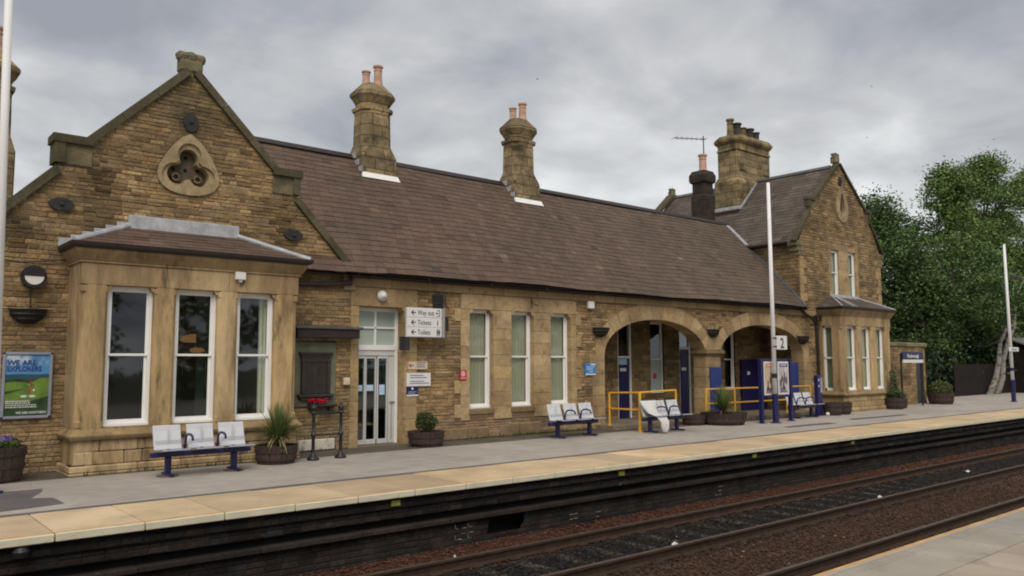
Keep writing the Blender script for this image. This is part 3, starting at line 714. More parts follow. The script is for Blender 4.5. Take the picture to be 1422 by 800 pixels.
# porch behind the arches
PY = 17.0; FZ = .06
m = MB(); DO = [(18.62, 19.24), (21.62, 22.2)]; PW = [(20.15, 20.82), (24.1, 24.75)]
holes = [rect(a, b, 0, 3.25) for a, b in DO] + [rect(a, b, .78, 3.1) for a, b in PW]
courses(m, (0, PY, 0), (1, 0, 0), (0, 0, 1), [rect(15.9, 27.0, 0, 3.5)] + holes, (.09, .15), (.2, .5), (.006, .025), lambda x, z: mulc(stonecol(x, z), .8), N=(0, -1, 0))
courses(m, (15.95, 0, 0), (0, 1, 0), (0, 0, 1), [rect(W, PY, 0, 3.5)], (.09, .15), (.2, .5), (.006, .025), stonecol, N=(1, 0, 0))
courses(m, (26.9, 0, 0), (0, 1, 0), (0, 0, 1), [rect(W, PY, 0, 3.5)], (.09, .15), (.2, .5), (.006, .025), stonecol, N=(-1, 0, 0))
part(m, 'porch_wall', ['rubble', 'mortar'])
m = MB(); m.box(15.9, 26.95, W + .2, PY + .1, 3.42, 3.5); part(m, 'porch_ceiling', 'room_wall')
m = MB(); m.box(15.9, 26.95, W - .02, PY + .1, 0, FZ); m.box(15.8, 17.7, 14.6, W, 0, .12); m.box(17.9, 19.9, 14.95, W, 0, .06); m.box(20, 26.1, 14.62, W, 0, .1); part(m, 'porch_step', 'paving')
for i, (a, b) in enumerate(DO):
    yy = PY + .02; m = MB(); t = 1.9 if i == 0 else 2.2
    m.block(a, a + .05, yy, yy + .1, FZ, 3.2, .006); m.block(b - .06, b, yy - .02, yy + .1, FZ, 3.2, .006); m.block(a, b, yy - .01, yy + .1, t, t + .07, .006); m.block(a, b, yy, yy + .1, 3.14, 3.2, .006)
    f = part(m, 'door_frame', 'white_metal')
    m = MB(); m.box(a + .05, b - .06, yy + .03, yy + .035, t + .07, 3.15); part(m, 'fanlight', 'glass', f)
    m = MB(); m.block(a + .052, b - .062, yy + .02, yy + .06, FZ + .01, t - .002, .006)
    for z0, z1 in ((.25, .85), (1.0, t - .15)): m.block(a + .13, b - .14, yy + .008, yy + .03, z0, z1, .012)
    d = part(m, 'door', 'navy_door', lb='navy door in the porch')
    m = MB(); m.block(a + .12, b - .22, yy - .004, yy + .006, 1.5, 1.6, .002); part(m, 'door_sign', 'sign_white', d)
    if i == 0:
        m = MB(); m.block(a + .052, b - .2, yy - .02, yy + .019, t - .2, t - .02, .003); part(m, 'door_sign', 'sign_pale', d)
for i, (a, b) in enumerate(PW):
    w = sash(a, b, .79, 3.08, PY + .08, mid=1.85)
    if i == 0:
        m = MB(); m.box(a + .05, b - .05, PY + .07, PY + .074, .86, 1.86); m.box(a + .2, a + .36, PY + .062, PY + .0695, 1.25, 1.42, 1); part(m, 'frosted_pane', ['fanlight_blind', 'sign_red'], w)
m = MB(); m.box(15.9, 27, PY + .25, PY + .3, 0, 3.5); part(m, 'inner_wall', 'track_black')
# big navy doors in the second arch and bright blue leaves folded at its sides
m = MB(); 
for a, b in ((24.95, 25.72), (25.74, 26.5)):
    m.block(a, b, PY - .14, PY - .09, FZ + .01, 1.86, .006)
    for k in range(1, 5): m.box(a + (b - a) * k / 5 - .004, a + (b - a) * k / 5 + .004, PY - .142, PY - .13, FZ + .05, 1.8, 1)
part(m, 'door', ['navy_door', 'black_iron'], lb='pair of dark navy boarded doors in the second arch')
m = MB(); m.block(25.25, 25.42, PY - .15, PY - .141, 1.32, 1.44, .002); part(m, 'door_sign', 'sign_white')
for a, b, yy in ((20.84, 21.40, 15.2), (25.75, 26.28, 15.45)):
    m = MB(); m.block(a, b, yy, yy + .05, .17, 1.62 if a < 23 else 1.75, .006)
    for k in (1, 2): m.box(a + (b - a) * k / 3 - .003, a + (b - a) * k / 3 + .003, yy - .002, yy + .01, .15, 1.55, 1)
    part(m, 'blue_board', ['blue_door', 'navy'])
# ---------------- roofs
BR = [(.122, .077, .058), (.128, .082, .062), (.114, .072, .055), (.13, .086, .066), (.118, .078, .060)]
GR = [(.105, .082, .068), (.115, .092, .076), (.098, .078, .066), (.12, .098, .08)]
def roofcol(x, z):
    k = rnd.gauss(1, .07); t = min(1, max(0, (x - 8) / 17)); c = lerp(rnd.choice(BR), (.12, .09, .066), t * .8)
    if rnd.random() < .008: k *= 1.5
    if rnd.random() < .03: k *= .75
    return mulc(c, k)
ys, zs = 15.0, 3.68; yr, zr = 18.2, 7.03
L = math.hypot(yr - ys, zr - zs); Vv = Vector((0, (yr - ys) / L, (zr - zs) / L))
m = MB()
ex = lambda v: 0
courses(m, (0, ys, zs), (1, 0, 0), Vv, [[(7.2, 0), (26.3, 0), (26.3, L), (5.1, L)]], (.185, .19), (.25, .25), (.011, .017), roofcol, gap=.005, tile=True, back=False, N=Vector((0, -Vv[2], Vv[1])))
m.v = [(x, y, z + .022 * math.sin(x * .55 + 1) + .012 * math.sin(x * 1.7 + y * 1.1) + .004 * math.sin(x * 7 + y * 5)) for x, y, z in m.v]
m.mesh([(5.1, ys, zs - .08), (26.3, ys, zs - .08), (26.3, yr, zr - .06), (5.1, yr, zr - .06), (26.3, 21.4, zs - .08), (5.1, 21.4, zs - .08)], [(3, 2, 4, 5), (1, 4, 2), (0, 3, 5), (0, 5, 4, 1)], 1, (.1, .08, .07))
x = 5.2
while x < 26.3: m.prism([(yr - .13, zr - .06), (yr, zr + .075), (yr + .13, zr - .06)], x, min(x + .445, 26.3), 2, axis='x'); x += .45
part(m, 'roof', ['slate', 'slate', 'black_brown'], lb='long brown slate roof of the low range')
# roof of the left wing (behind its gable)
def cross_roof(c, e, hw, ap, y0, y1, colf, left=True, right=True, ridge='lead_dark', w=.27):
    m = MB(); dx, dz = hw, ap - e; L = math.hypot(dx, dz)
    if left: courses(m, (c - hw, 0, e), (0, 1, 0), (dx / L, 0, dz / L), [rect(y0, y1, 0, L)], (.2, .205), (w, w), (.010, .016), colf, gap=.005, tile=True, N=(-dz / L, 0, dx / L))
    if right: m.face([(c + hw, y0, e), (c + hw, y1, e), (c, y1, ap), (c, y0, ap)], 1, (.12, .1, .09))
    m.face([(c - hw, y1 + .0, e), (c + hw, y1, e), (c, y1, ap)], 1, (.12, .1, .09))
    yy = y0
    while yy < y1 - .1: m.prism([(c - .13, ap - .06), (c, ap + .07), (c + .13, ap - .06)], yy, min(yy + .445, y1), 2, axis='y'); yy += .45
    return part(m, 'roof', ['slate', 'slate', ridge])
greycol = lambda x, z: mulc(rnd.choice(GR), rnd.gauss(1, .1) * (1.6 if rnd.random() < .015 else 1))
cross_roof(CX, 3.66, 3.5, 7.12, W + .3, 21.5, roofcol, ridge='black_brown')
# ---------------- gutters and pipes
def gutter(x0, x1, y, z, r=.062, par=B, mt='black_brown'):
    m = MB(); n = 8
    pr = [(y - r * math.cos(math.pi * i / n), z - r * math.sin(math.pi * i / n)) for i in range(n + 1)]; pi_ = [(y + (r - .012) * math.cos(math.pi * i / n), z - (r - .012) * math.sin(math.pi * i / n)) for i in range(n + 1)]
    m.prism(pr + pi_, x0, x1, axis='x'); m.box(x0, x1, y + r + .002, y + r + .05, z - .09, z + .03)
    x = x0 + .5
    while x < x1: m.box(x, x + .04, y - r - .006, y + r, z - r - .008, z - r + .01); m.box(x - .35, x - .30, y - r - .005, y + r, z - r - .006, z + .004); x += 1.8
    return part(m, 'gutter', mt, par)
gutter(8.35, 26.15, W - .16, 3.68)
m = MB(); m.tube([(7.1, W - .1, 3.36), (8.0, W - .1, 3.40), (8.4, W - .12, 3.46), (8.45, W - .15, 3.62)], .05, 10); m.tube([(7.0, W - .06, 3.72), (7.7, W - .06, 3.70), (8.3, W - .06, 3.62)], .016, 6)
part(m, 'drainpipe', 'black_brown')
m = MB(); m.tube([(26.1, W - .16, 3.64), (26.3, W - .14, 3.5), (26.95, W - .12, 3.25), (27.2, W - .1, 3.1), (27.22, W - .1, 0.05)], .052, 10)
for z in (.5, 1.7, 2.9): m.lathe(27.22, W - .1, [(.068, z), (.068, z + .09)], 10)
m.block(27.08, 27.36, W - .22, W, 3.22, 3.45, .02)
part(m, 'drainpipe', 'black_brown')
m = MB(); m.tube([(2.0, W - .05, 3.47), (2.4, W - .06, 3.43), (2.9, W - .05, 3.50), (3.05, W - .05, 3.52)], .012, 6); m.tube([(2.55, W - .03, 3.0), (2.56, W - .03, 2.65)], .008, 6); m.tube([(5.82, 14.42, 3.45), (5.83, 14.40, 3.38), (5.78, 14.42, 3.22), (5.72, 14.42, 3.18)], .012, 6)
m.tube([(10.9, W - .04, 3.3), (10.9, W - .05, 3.1), (11.0, W - .04, 3.02)], .01, 6); m.tube([(13.55, W - .04, 3.33), (13.55, W - .14, 3.22), (13.7, W - .14, 3.2)], .012, 6); m.tube([(13.55, W - .04, 3.38), (13.55, W - .05, 3.15)], .012, 6)
part(m, 'cable', 'black_iron')
# ---------------- house
house = gable_poly(HX, 3.04, 6.05, 2.3, 1.9, 7.75, 9.4, 3.4, kh=7.3)
low = rect(27.1, HX + 3.04, 0, 3.4)
hb = rect(HX - 1.9, HX + 1.9, 0, 3.75)
def vesica(c, zc, w, h, n=12):
    P = []
    for i in range(n): t = i / n; P.append((c + w * math.sin(math.pi * (t * .5 + .5) ) * (1 if 1 else 0), zc + h * (t)))
    P = [(c + w * math.cos(math.pi / 2 * (t / n)) ** .8, zc + h * (t / n)) for t in range(n + 1)] + [(c - w * math.cos(math.pi / 2 * (t / n)) ** .8, zc + h * (t / n)) for t in range(n - 1, -1, -1)]
    P += [(c - w * math.cos(math.pi / 2 * t / 8), zc - w * 1.2 * math.sin(math.pi / 2 * t / 8)) for t in range(1, 9)] + [(c + w * math.cos(math.pi / 2 * t / 8), zc - w * 1.2 * math.sin(math.pi / 2 * t / 8)) for t in range(7, 0, -1)]
    return P
HW = [(28.52, 29.08), (29.80, 30.36)]
polys = [house, rect(HX - 1.9, HX + 1.9, 3.4, 3.75), vesica(HX + .14, 7.6, .40, .85), rect(28.35, 30.53, 4.1, 6.1)]
m = MB()
hcol = lambda x, z: mulc(lerp(stonecol(x, z), (.24, .20, .12), .2), (.8 if z > 6.4 and rnd.random() < .5 else 1))
courses(m, (0, W, 0), (1, 0, 0), (0, 0, 1), polys, (.07, .12), (.16, .4), (.008, .028), hcol, N=(0, -1, 0), jag=.01)
courses(m, (0, W, 0), (1, 0, 0), (0, 0, 1), [rect(27.5, HX + 3.04, 0, 3.4), rect(HX - 1.9, HX + 1.9, 0, 3.4)], (.09, .15), (.2, .5), (.008, .03), hcol, N=(0, -1, 0), jag=.01)
courses(m, (26.32, 0, 0), (0, 1, 0), (0, 0, 1), [rect(W, 23.3, 3.0, 6.1)], (.09, .15), (.2, .5), (.008, .03), hcol, N=(-1, 0, 0))
courses(m, (HX + 3.04, 0, 0), (0, 1, 0), (0, 0, 1), [rect(W, 23.3, 0, 6.1)], (.3, .4), (.5, .9), (.008, .03), hcol, N=(1, 0, 0))
m.box(26.33, HX + 3.03, 23.2, 23.28, 0, 6.1, 1); m.prism([(HX - 3.03, 6.1), (HX + 3.03, 6.1), (HX, 9.3)], 23.2, 23.28, 1)
part(m, 'wall', ['rubble', 'mortar'], lb='walls of the two storey house with its tall gable')
m = MB()
v_o = vesica(HX + .14, 7.6, .44, .90); v_i = vesica(HX + .14, 7.6, .19, .6)
m.mesh(*curve_mesh([v_o, v_i], W - .05, .16), 0, (.40, .31, .185))
part(m, 'window_surround', 'ashlar', lb='pointed oval stone surround high in the house gable'); m = MB()
ash_wall(m, 28.33, 28.52, 4.12, 5.95, W, .2, proud=.035, w=(.3, .3)); ash_wall(m, 29.08, 29.80, 4.12, 5.95, W, .2, proud=.035, w=(.8, .8)); ash_wall(m, 30.36, 30.56, 4.12, 5.95, W, .2, proud=.035, w=(.3, .3))
m.block(28.33, 29.44, W - .037, W + .2, 5.95, 6.12, .008, 0, ashcol(.8)); m.block(29.44, 30.56, W - .037, W + .2, 5.95, 6.12, .008, 0, ashcol(.8))
m.block(28.3, 30.6, W - .09, W + .2, 4.02, 4.14, .015, 0, ashcol(.7))
part(m, 'window_surround', 'ashlar', lb='stone surround of the pair of upper windows')
m = MB(); m.box(HX - .1, HX + .4, W + .12, W + .16, 7.2, 8.4)
for dz in (7.55, 7.75, 7.98): m.lathe(HX + .14 + (.05 if dz == 7.75 else -.02), W + .12, [(.05, dz), (.08, dz + .05), (.05, dz + .1)], 8, 1)
part(m, 'vent_panel', ['track_black', 'rust_hoop'])
for a, b in HW: sash(a, b, 4.14, 5.95, W + .07, blind='blind')
q = quoins(HX - 3.04, 1, 3.6, 5.6, k=.95); quoins(HX + 3.04, -1, 0, 5.8, k=.95)
for s in (-1, 1):   # corbels at the feet of the gables
    m = MB()
    x = HX + s * 3.04
    for k, (e, z0, z1) in enumerate(((.06, 5.55, 5.7), (.16, 5.7, 5.88), (.26, 5.88, 6.08))):
        a, b = sorted((x - s * .25, x + s * e)); m.block(a, b, W - .07, W + .3, z0, z1, .02, 0, (.24, .2, .12))
    part(m, 'corbel', 'weathered'); m = MB()
    xx = CX + s * 3.48
    for k, (e, z0, z1) in enumerate(((.04, 3.3, 3.42), (.1, 3.42, 3.62))):
        m.block(xx - .25 if s > 0 else xx - e, xx + e if s > 0 else xx + .25, W - .07, W + .3, z0, z1, .02, 0, (.26, .2, .12))
    part(m, 'corbel', 'weathered')
cross_roof(HX, 6.02, 3.2, 9.28, W + .3, 23.15, greycol, w=.27)
m = MB(); m.tube([(26.1, W + .35, 6.03), (26.1, 23.1, 6.03)], .06, 8); m.box(26.16, 26.3, W + .35, 23.1, 5.96, 6.05); part(m, 'gutter', 'black_brown')
# lead flashings where the range roof meets the house
m = MB()
n = Vector((0, -Vv[2], Vv[1]))
def strip(p, q, w, t=.02, dirv=(1, 0, 0), mi=0):
    p, q, d = Vector(p), Vector(q), Vector(dirv); off = n * t
    m.mesh([p + off, q + off, q + off + d * w, p + off + d * w, p, q, q + d * w, p + d * w], [(0, 1, 2, 3), (0, 4, 5, 1), (3, 2, 6, 7), (0, 3, 7, 4), (1, 5, 6, 2)], mi)
A = lambda t: Vector((0, ys, zs)) + Vv * t
strip(A(.05) + Vector((26.12, 0, 0)), A(L * .72) + Vector((26.12, 0, 0)), .18, .035, mi=1)
part(m, 'flashing', ['lead', 'lead_dark']); m = MB()
strip(A(L * .725) + Vector((26.05, 0, 0)), A(L * 1.0) + Vector((26.0, 0, 0)), .2, .045)
part(m, 'flashing', ['lead', 'lead_dark'])
# ---------------- bay windows
def bay(c, side_window, lb, left):
    F = 14.45; x0, x1 = c - 1.88, c + 1.88; m = MB()
    WB = [(c - 1.46, c - .73), (c - .37, c + .36), (c + .72, c + 1.43)]
    # plinth
    def plc(): return mulc(lerp(ashcol(), (.5, .40, .25), .25 if left else .1), rnd.uniform(.8, 1.12))
    z = .15
    m.block(x0 - .07, x1 + .07, F - .07, W + .1, 0, .04, .01, 0, plc())
    x = x0 - .07
    while x < x1: w = min(rnd.uniform(.5, 1.1), x1 + .07 - x + .001); m.block(x + .003, x + w - .003, F - .07, F + .3, .04, .15, .02, 0, mulc(plc(), 1.15)); x += w
    for z0, z1 in ((.15, .36), (.36, .555)):
        x = x0
        while x < x1 - .05:
            w = rnd.uniform(.28, .62); w = x1 - x if x + w > x1 - .2 else w
            m.block(x + .004, x + w - .004, F - .015 + rnd.uniform(-.012, .01), F + .3, z0 + .004, z1 - .004, .016, 0, plc()); x += w
    m.block(x0 - .003, x0 + .3, F - .003, W, .15, .555, .01, 0, plc()); m.block(x1 - .3, x1 + .003, F - .003, W, .15, .555, .01, 0, plc()); m.block(x0 - .07, x0 + .2, F - .06, W, .04, .15, .02, 0, plc())
    # sill course with weathered top
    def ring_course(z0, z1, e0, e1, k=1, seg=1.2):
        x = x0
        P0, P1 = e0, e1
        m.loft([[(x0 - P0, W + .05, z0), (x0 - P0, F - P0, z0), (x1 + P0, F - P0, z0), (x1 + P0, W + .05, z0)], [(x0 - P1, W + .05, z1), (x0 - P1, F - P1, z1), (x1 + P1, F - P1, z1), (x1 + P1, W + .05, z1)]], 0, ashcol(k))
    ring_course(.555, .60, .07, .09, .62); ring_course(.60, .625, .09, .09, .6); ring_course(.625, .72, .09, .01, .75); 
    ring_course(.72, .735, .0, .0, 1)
    # mullions and corner piers with chamfer
    E = [x0] + [v for w in WB for v in w] + [x1]
    for i in range(0, 8, 2):
        a, b = E[i], E[i + 1]; col = ashcol(1.02); ch = .05
        for z0, z1 in ((.735, 3.06),):
            y1 = F + .34
            la = ch if i > 0 else .1; rb = ch if i < 6 else .1
            P = [(a + la, F), (b - rb, F), (b, F + (ch if i < 6 else .1)), (b, y1), (a, y1), (a, F + (ch if i > 0 else .1))]
            m.loft([[(p[0], p[1], z0) for p in P], [(p[0], p[1], z1) for p in P]], 0, col)
        for zz in (.735, 2.93):   # chamfer stops
            m.block(a + .001, b - .001, F + .003, F + .2, zz, zz + .12, .02, 0, col)
    # lintel stones
    for a, b in ((x0, c - .55), (c - .55, c + .54), (c + .54, x1)): m.block(a + .002, b - .002, F - .003, F + .34, 3.06, 3.42, .008, 0, ashcol(1.03))
    for a, b in WB:
        for s, q in ((1, a), (-1, b)): m.prism([(q - s * .0, 3.061), (q + s * .08, 3.061), (q + s * .05, 3.0), (q, 2.97)], F + .02, F + .3, 0, ashcol())
    # side walls
    for s, x in ((-1, x0), (1, x1)):
        a, b = (x, x + .3) if s < 0 else (x - .3, x)
        if side_window and s < 0:
            m.block(a, b, F + .3405, F + .37, .735, 3.42, .004, 0, ashcol()); m.block(a, b, W - .12, W + .05, .735, 3.42, .004, 0, ashcol()); m.block(a, b, F + .3705, W - .121, 3.06, 3.42, .004, 0, ashcol())
        else:
            for z0, z1 in ((.735, 1.6), (1.6, 2.5), (2.5, 3.42)): m.block(a, b, F + .345, W + .05, z0, z1, .004, 0, ashcol())
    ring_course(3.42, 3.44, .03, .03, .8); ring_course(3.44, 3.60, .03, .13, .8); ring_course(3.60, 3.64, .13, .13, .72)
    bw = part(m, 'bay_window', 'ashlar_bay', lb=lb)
    for i, (a, b) in enumerate(WB): sash(a, b, .74, 3.06, F + .16, mid=1.9, par=B, blind=None if left else 'blind')
    if side_window:
        m = MB(); xx = x0 + .14
        for y0, y1, z0, z1 in ((F + .37, F + .42, .74, 3.06), (W - .19, W - .12, .74, 3.06), (F + .37, W - .12, .74, .84), (F + .37, W - .12, 3.0, 3.06), (F + .37, W - .12, 1.88, 1.94)): m.block(xx - .05, xx + .04, y0, y1, z0, z1, .005)
        w = part(m, 'window', 'white_paint'); m = MB(); m.box(xx, xx + .005, F + .3, W - .15, .8, 3.0); part(m, 'pane', 'glass_green', w)
        m = MB(); m.box(xx + .1, xx + .11, F + .3, W - .1, .8, 3.0); part(m, 'blind', 'blind', w)
    # gutter
    m = MB(); P = [(x0 - .19, W), (x0 - .19, F - .19), (x1 + .19, F - .19), (x1 + .19, W)]
    def gring(e, z): return [(x0 - e, W + .02, z), (x0 - e, F - e, z), (x1 + e, F - e, z), (x1 + e, W + .02, z)]
    m.loft([gring(.13, 3.64), gring(.17, 3.65), gring(.20, 3.68), gring(.21, 3.735), gring(.19, 3.735), gring(.17, 3.70)], 0)
    part(m, 'gutter', 'black_brown')
    # hipped roof: slates on front and left slopes
    zb, zt = 3.72, 4.2; e = .16; tx0, tx1 = c - .95, c + .95; m = MB()
    bx0, bx1, by = x0 - e, x1 + e, F - e
    cf = roofcol if left else greycol
    def patch(p0, p1, q1, q0):
        p0, p1, q0, q1 = map(Vector, (p0, p1, q0, q1)); U = (p1 - p0).normalized(); N0 = U.cross(q0 - p0).normalized(); Vd = N0.cross(U)
        if N0[2] < 0: N0 = -N0
        f = lambda p: ((p - p0).dot(U), (p - p0).dot(Vd))
        courses(m, p0, U, Vd, [[f(p0), f(p1), f(q1), f(q0)]], (.17, .18), (.25, .25), (.009, .014), cf, gap=.005, tile=True, N=N0)
    patch((bx0, by, zb), (bx1, by, zb), (tx1, W, zt), (tx0, W, zt))
    patch((bx0, W, zb), (bx0, by, zb), (tx0, W, zt), (tx0 - .001, W, zt))
    m.face([(bx1, by, zb), (bx1, W, zb), (tx1, W, zt)], 1, (.1, .08, .07))
    part(m, 'bay_roof', ['slate', 'slate'])
    m = MB()
    for p, q in (((bx0, by, zb + .02), (tx0, W - .02, zt + .02)), ((bx1, by, zb + .02), (tx1, W - .02, zt + .02))): m.tube([p, q], .05 if left else .03, 8)
    if not left:
        for k in range(2): m.tube([(tx0 + .12 + k * .16, W - .03, zt + .02), (c - 1.0 + k * .25 - .2, by, zb + .03)], .02, 6)
    m.block(tx0 - .05, tx1 + .05, W - .09, W - .02, zt - .06, zt + (.2 if left else .06), .012)
    if left:
        for k in range(6):
            xx = tx0 - .05 - k * .18; zz = zt - (k + .5) * .075; m.block(xx - .18, xx, W - .05, W - .02, zz - .12, zz + .10, .006)
    part(m, 'flashing', 'lead')
    return bw
bay(5.0, False, 'projecting bay of the left wing with three tall dark windows', True)
bay(HX, True, 'projecting bay of the house with narrow white framed windows', False)
# room behind the left bay
m = MB(); x0, x1, y1 = 3.3, 6.75, 18.6
m.face([(x0, W, .3), (x1, W, .3), (x1, y1, .3), (x0, y1, .3)], 1); m.face([(x0, W + .0, 3.35), (x1, W, 3.35), (x1, y1, 3.35), (x0, y1, 3.35)]); m.face([(x0, y1, .3), (x1, y1, .3), (x1, y1, 3.35), (x0, y1, 3.35)])
for x in (x0, x1): m.face([(x, 14.8, .3), (x, y1, .3), (x, y1, 3.35), (x, 14.8, 3.35)])
m.box(x0, x1, 14.8, W + .02, .25, .3, 1); m.box(x0, x1, 14.8, W + .02, 3.35, 3.4)
part(m, 'room', ['room_wall', 'room_floor'])
m = MB(); n = 10
for k in range(n): a = 6.22 + .36 * k / n; m.face([(a, 14.72 + (.03 if k % 2 else 0), .75), (a + .036, 14.72 + (0 if k % 2 else .03), .75), (a + .036, 14.72 + (0 if k % 2 else .03), 3.1), (a, 14.72 + (.03 if k % 2 else 0), 3.1)])
m.box(6.05, 6.28, 17.5, 17.56, .3, 3.3, 1); m.box(3.45, 4.4, 18.45, 18.55, .3, 2.5, 1)
part(m, 'curtain', ['curtain', 'fanlight_blind'])
m = MB(); m.lathe(6.2, 18.2, [(.05, 2.42), (.2, 2.38), (.26, 2.28), (.2, 2.24)], 16); m.lathe(6.1, 17.6, [(.03, 2.12), (.13, 2.1), (.16, 2.04), (.1, 2.0)], 16); part(m, 'ceiling_lamp', 'lit_lamp')
# ---------------- chimneys
def oct_ring(cx, cy, hx, hy, ch, z): return [(cx - hx + ch, cy - hy, z), (cx + hx - ch, cy - hy, z), (cx + hx, cy - hy + ch, z), (cx + hx, cy + hy - ch, z), (cx + hx - ch, cy + hy, z), (cx - hx + ch, cy + hy, z), (cx - hx, cy + hy - ch, z), (cx - hx, cy - hy + ch, z)]
def pot(cx, cy, z0, z1, r, par, mt='terracotta', n=16):
    h = z1 - z0; m = MB()
    m.lathe(cx, cy, [(r * 1.25, z0), (r * 1.15, z0 + h * .12), (r, z0 + h * .25), (r * .92, z0 + h * .72), (r * 1.02, z0 + h * .74), (r * 1.02, z0 + h * .79), (r * .92, z0 + h * .81), (r * .95, z0 + h * .88), (r * 1.2, z0 + h * .92), (r * 1.2, z1), (r * .8, z1), (r * .75, z0 + h * .8)], n)
    return part(m, 'chimney_pot', mt, par, smooth=False)
def chimney(cx, cy, lb, hx=.5, hy=.42, zb=6.0, dz=0):
    m = MB(); z = dz
    m.loft([oct_ring(cx, cy, hx, hy, .03, zb), oct_ring(cx, cy, hx, hy, .03, 7.0 + z)])
    m.loft([oct_ring(cx, cy, hx, hy, .03, 7.0 + z), oct_ring(cx, cy, hx - .07, hy - .05, .16, 7.34 + z)])
    m.loft([oct_ring(cx, cy, hx - .07, hy - .05, .16, 7.34 + z), oct_ring(cx, cy, hx - .08, hy - .06, .17, 8.22 + z)])
    for k_ in (-1, 1): m.box(cx - .02 + k_ * .16, cx + .02 + k_ * .16, cy - hy + .045, cy - hy + .2, 7.4 + z, 8.2 + z)
    O = [(-.04, .14, 8.22), (-.03, .13, 8.30), (-.10, .17, 8.31), (-.08, .17, 8.42), (-.01, .2, 8.54), (.04, .22, 8.61), (.04, .22, 8.68), (-.22, .12, 8.98), (-.25, .1, 8.98)]
    m.loft([oct_ring(cx, cy, hx + e, hy + e, c_, zz + z) for e, c_, zz in O])
    ch = part(m, 'chimney', 'chimney_stone', lb=lb)
    pot(cx - .16, cy + .06, 8.93 + z, 9.33 + z, .10, ch); pot(cx + .12, cy - .06, 8.95 + z, 9.50 + z, .11, ch)
    if cx < 5: return ch
    m = MB(); zf = 3.68 + (cy - hy - 15.0) * 1.047
    m.mesh([(cx - hx - .01, cy - hy - .02, zf + .10), (cx + hx + .01, cy - hy - .02, zf + .10), (cx + hx + .05, cy - hy - .10, zf - .05), (cx - hx - .04, cy - hy - .10, zf - .05), (cx - hx - .01, cy - hy + .01, zf + .10), (cx + hx + .01, cy - hy + .01, zf + .10), (cx + hx + .05, cy - hy - .0, zf - .05), (cx - hx - .04, cy - hy, zf - .05)], [(0, 1, 2, 3), (0, 4, 5, 1), (1, 5, 6, 2), (0, 3, 7, 4)])
    for k in range(3):
        zz = zf + .2 + k * .2; m.box(cx - hx - .015, cx - hx, cy - hy + k * .18, cy - hy + k * .18 + .2, zz - .08, zz + .06, 1)
    part(m, 'flashing', ['white_paint', 'lead'], ch)
    return ch
chimney(10.55, 18.06, 'left of the two tall stone chimneys on the long roof')
chimney(15.55, 18.06, 'right of the two tall stone chimneys on the long roof', dz=.04)
c3 = chimney(2.12, 18.3, 'stone chimney at the far left edge of the picture', zb=4.5, dz=-1.15); 
# big slab chimney of the house
def bigchim():
    x0, x1, y0, y1 = 28.05, 30.45, 18.9, 19.85; cx, cy = (x0 + x1) / 2, (y0 + y1) / 2; hx, hy = (x1 - x0) / 2, (y1 - y0) / 2; m = MB()
    m.loft([oct_ring(cx, cy, hx + .12, hy + .1, .02, 7.0), oct_ring(cx, cy, hx + .12, hy + .1, .02, 9.15), oct_ring(cx, cy, hx, hy, .03, 9.4), oct_ring(cx, cy, hx, hy, .03, 10.45)])
    O = [(-.0, .05, 10.45), (.05, .08, 10.47), (.05, .08, 10.55), (.01, .08, 10.56), (.04, .12, 10.72), (.17, .2, 10.84), (.19, .22, 10.93), (.1, .3, 11.08), (-.1, .3, 11.14)]
    m.loft([oct_ring(cx, cy, hx + e, hy + e, c_, zz) for e, c_, zz in O])
    for k in (-1, 1): m.block(cx + k * .85 - .25, cx + k * .85 + .25, y0 - .05, y1 + .05, 9.6, 10.4, .05)
    ch = part(m, 'chimney', 'chimney_stone', lb='broad stone chimney stack with five pots on the house roof')
    for i in range(5): pot(x0 + .28 + i * .46, cy, 11.05, (11.85, 11.75, 11.65, 11.68, 11.6)[i], (.14, .18, .13, .18, .16)[i], ch, ('chimney_stone', 'pot_dark', 'chimney_stone', 'pot_dark', 'pot_dark')[i])
    m = MB(); m.block(x0 - .26, x0 - .1, y0 - .2, y1 + .15, 7.9, 8.05, .02); 
    p = lambda x, z: [(x, y0 - .12, z)]
    m.mesh([(x0 - .15, y0 - .13, 7.95), (HX, y0 - .13, 9.32), (HX, y0 - .13, 9.2), (x0 - .1, y0 - .13, 7.8), (x0 - .15, y0 - .1, 7.95), (HX, y0 - .1, 9.32)], [(0, 1, 2, 3), (0, 4, 5, 1)])
    part(m, 'flashing', 'lead', ch)
bigchim()
m = MB()
m.loft([oct_ring(26.1, 19.2, h, h, .02, z) for h, z in ((.33, 5.0), (.33, 8.25), (.29, 8.3), (.29, 8.75), (.36, 8.8), (.38, 8.9), (.38, 9.08), (.3, 9.25))])
sc = part(m, 'chimney', 'dark_brick', lb='slim blackened brick chimney with one pale pot')
pot(26.15, 19.2, 9.2, 9.95, .15, sc)
m = MB(); m.tube([(26.3, 19.25, 9.2), (26.3, 19.25, 10.75)], .022, 6); m.tube([(24.75, 19.5, 10.45), (26.4, 19.2, 10.62)], .016, 6)
for k in range(7):
    t = k / 6; x, yy = 24.8 + 1.5 * t, 19.49 - .27 * t; m.tube([(x - .06, yy - .22, 10.46 + .15 * t), (x + .06, yy + .22, 10.46 + .15 * t)], .008, 5)
tag(m.build('television_aerial', 'iron_grey', org=(26.3, 19.25, 9.3)), 'thin television aerial on the slim blackened chimney', 'aerial')
# memorial hood belongs to the wall
m = MB(); m.block(7.12, 8.62, W - .3, W, 2.46, 2.52, .012); m.block(7.16, 8.56, W - .26, W, 2.28, 2.455, .01, 1); part(m, 'hood', ['lead_dark', 'black_brown'], lb='dark lead covered hood over the memorial')
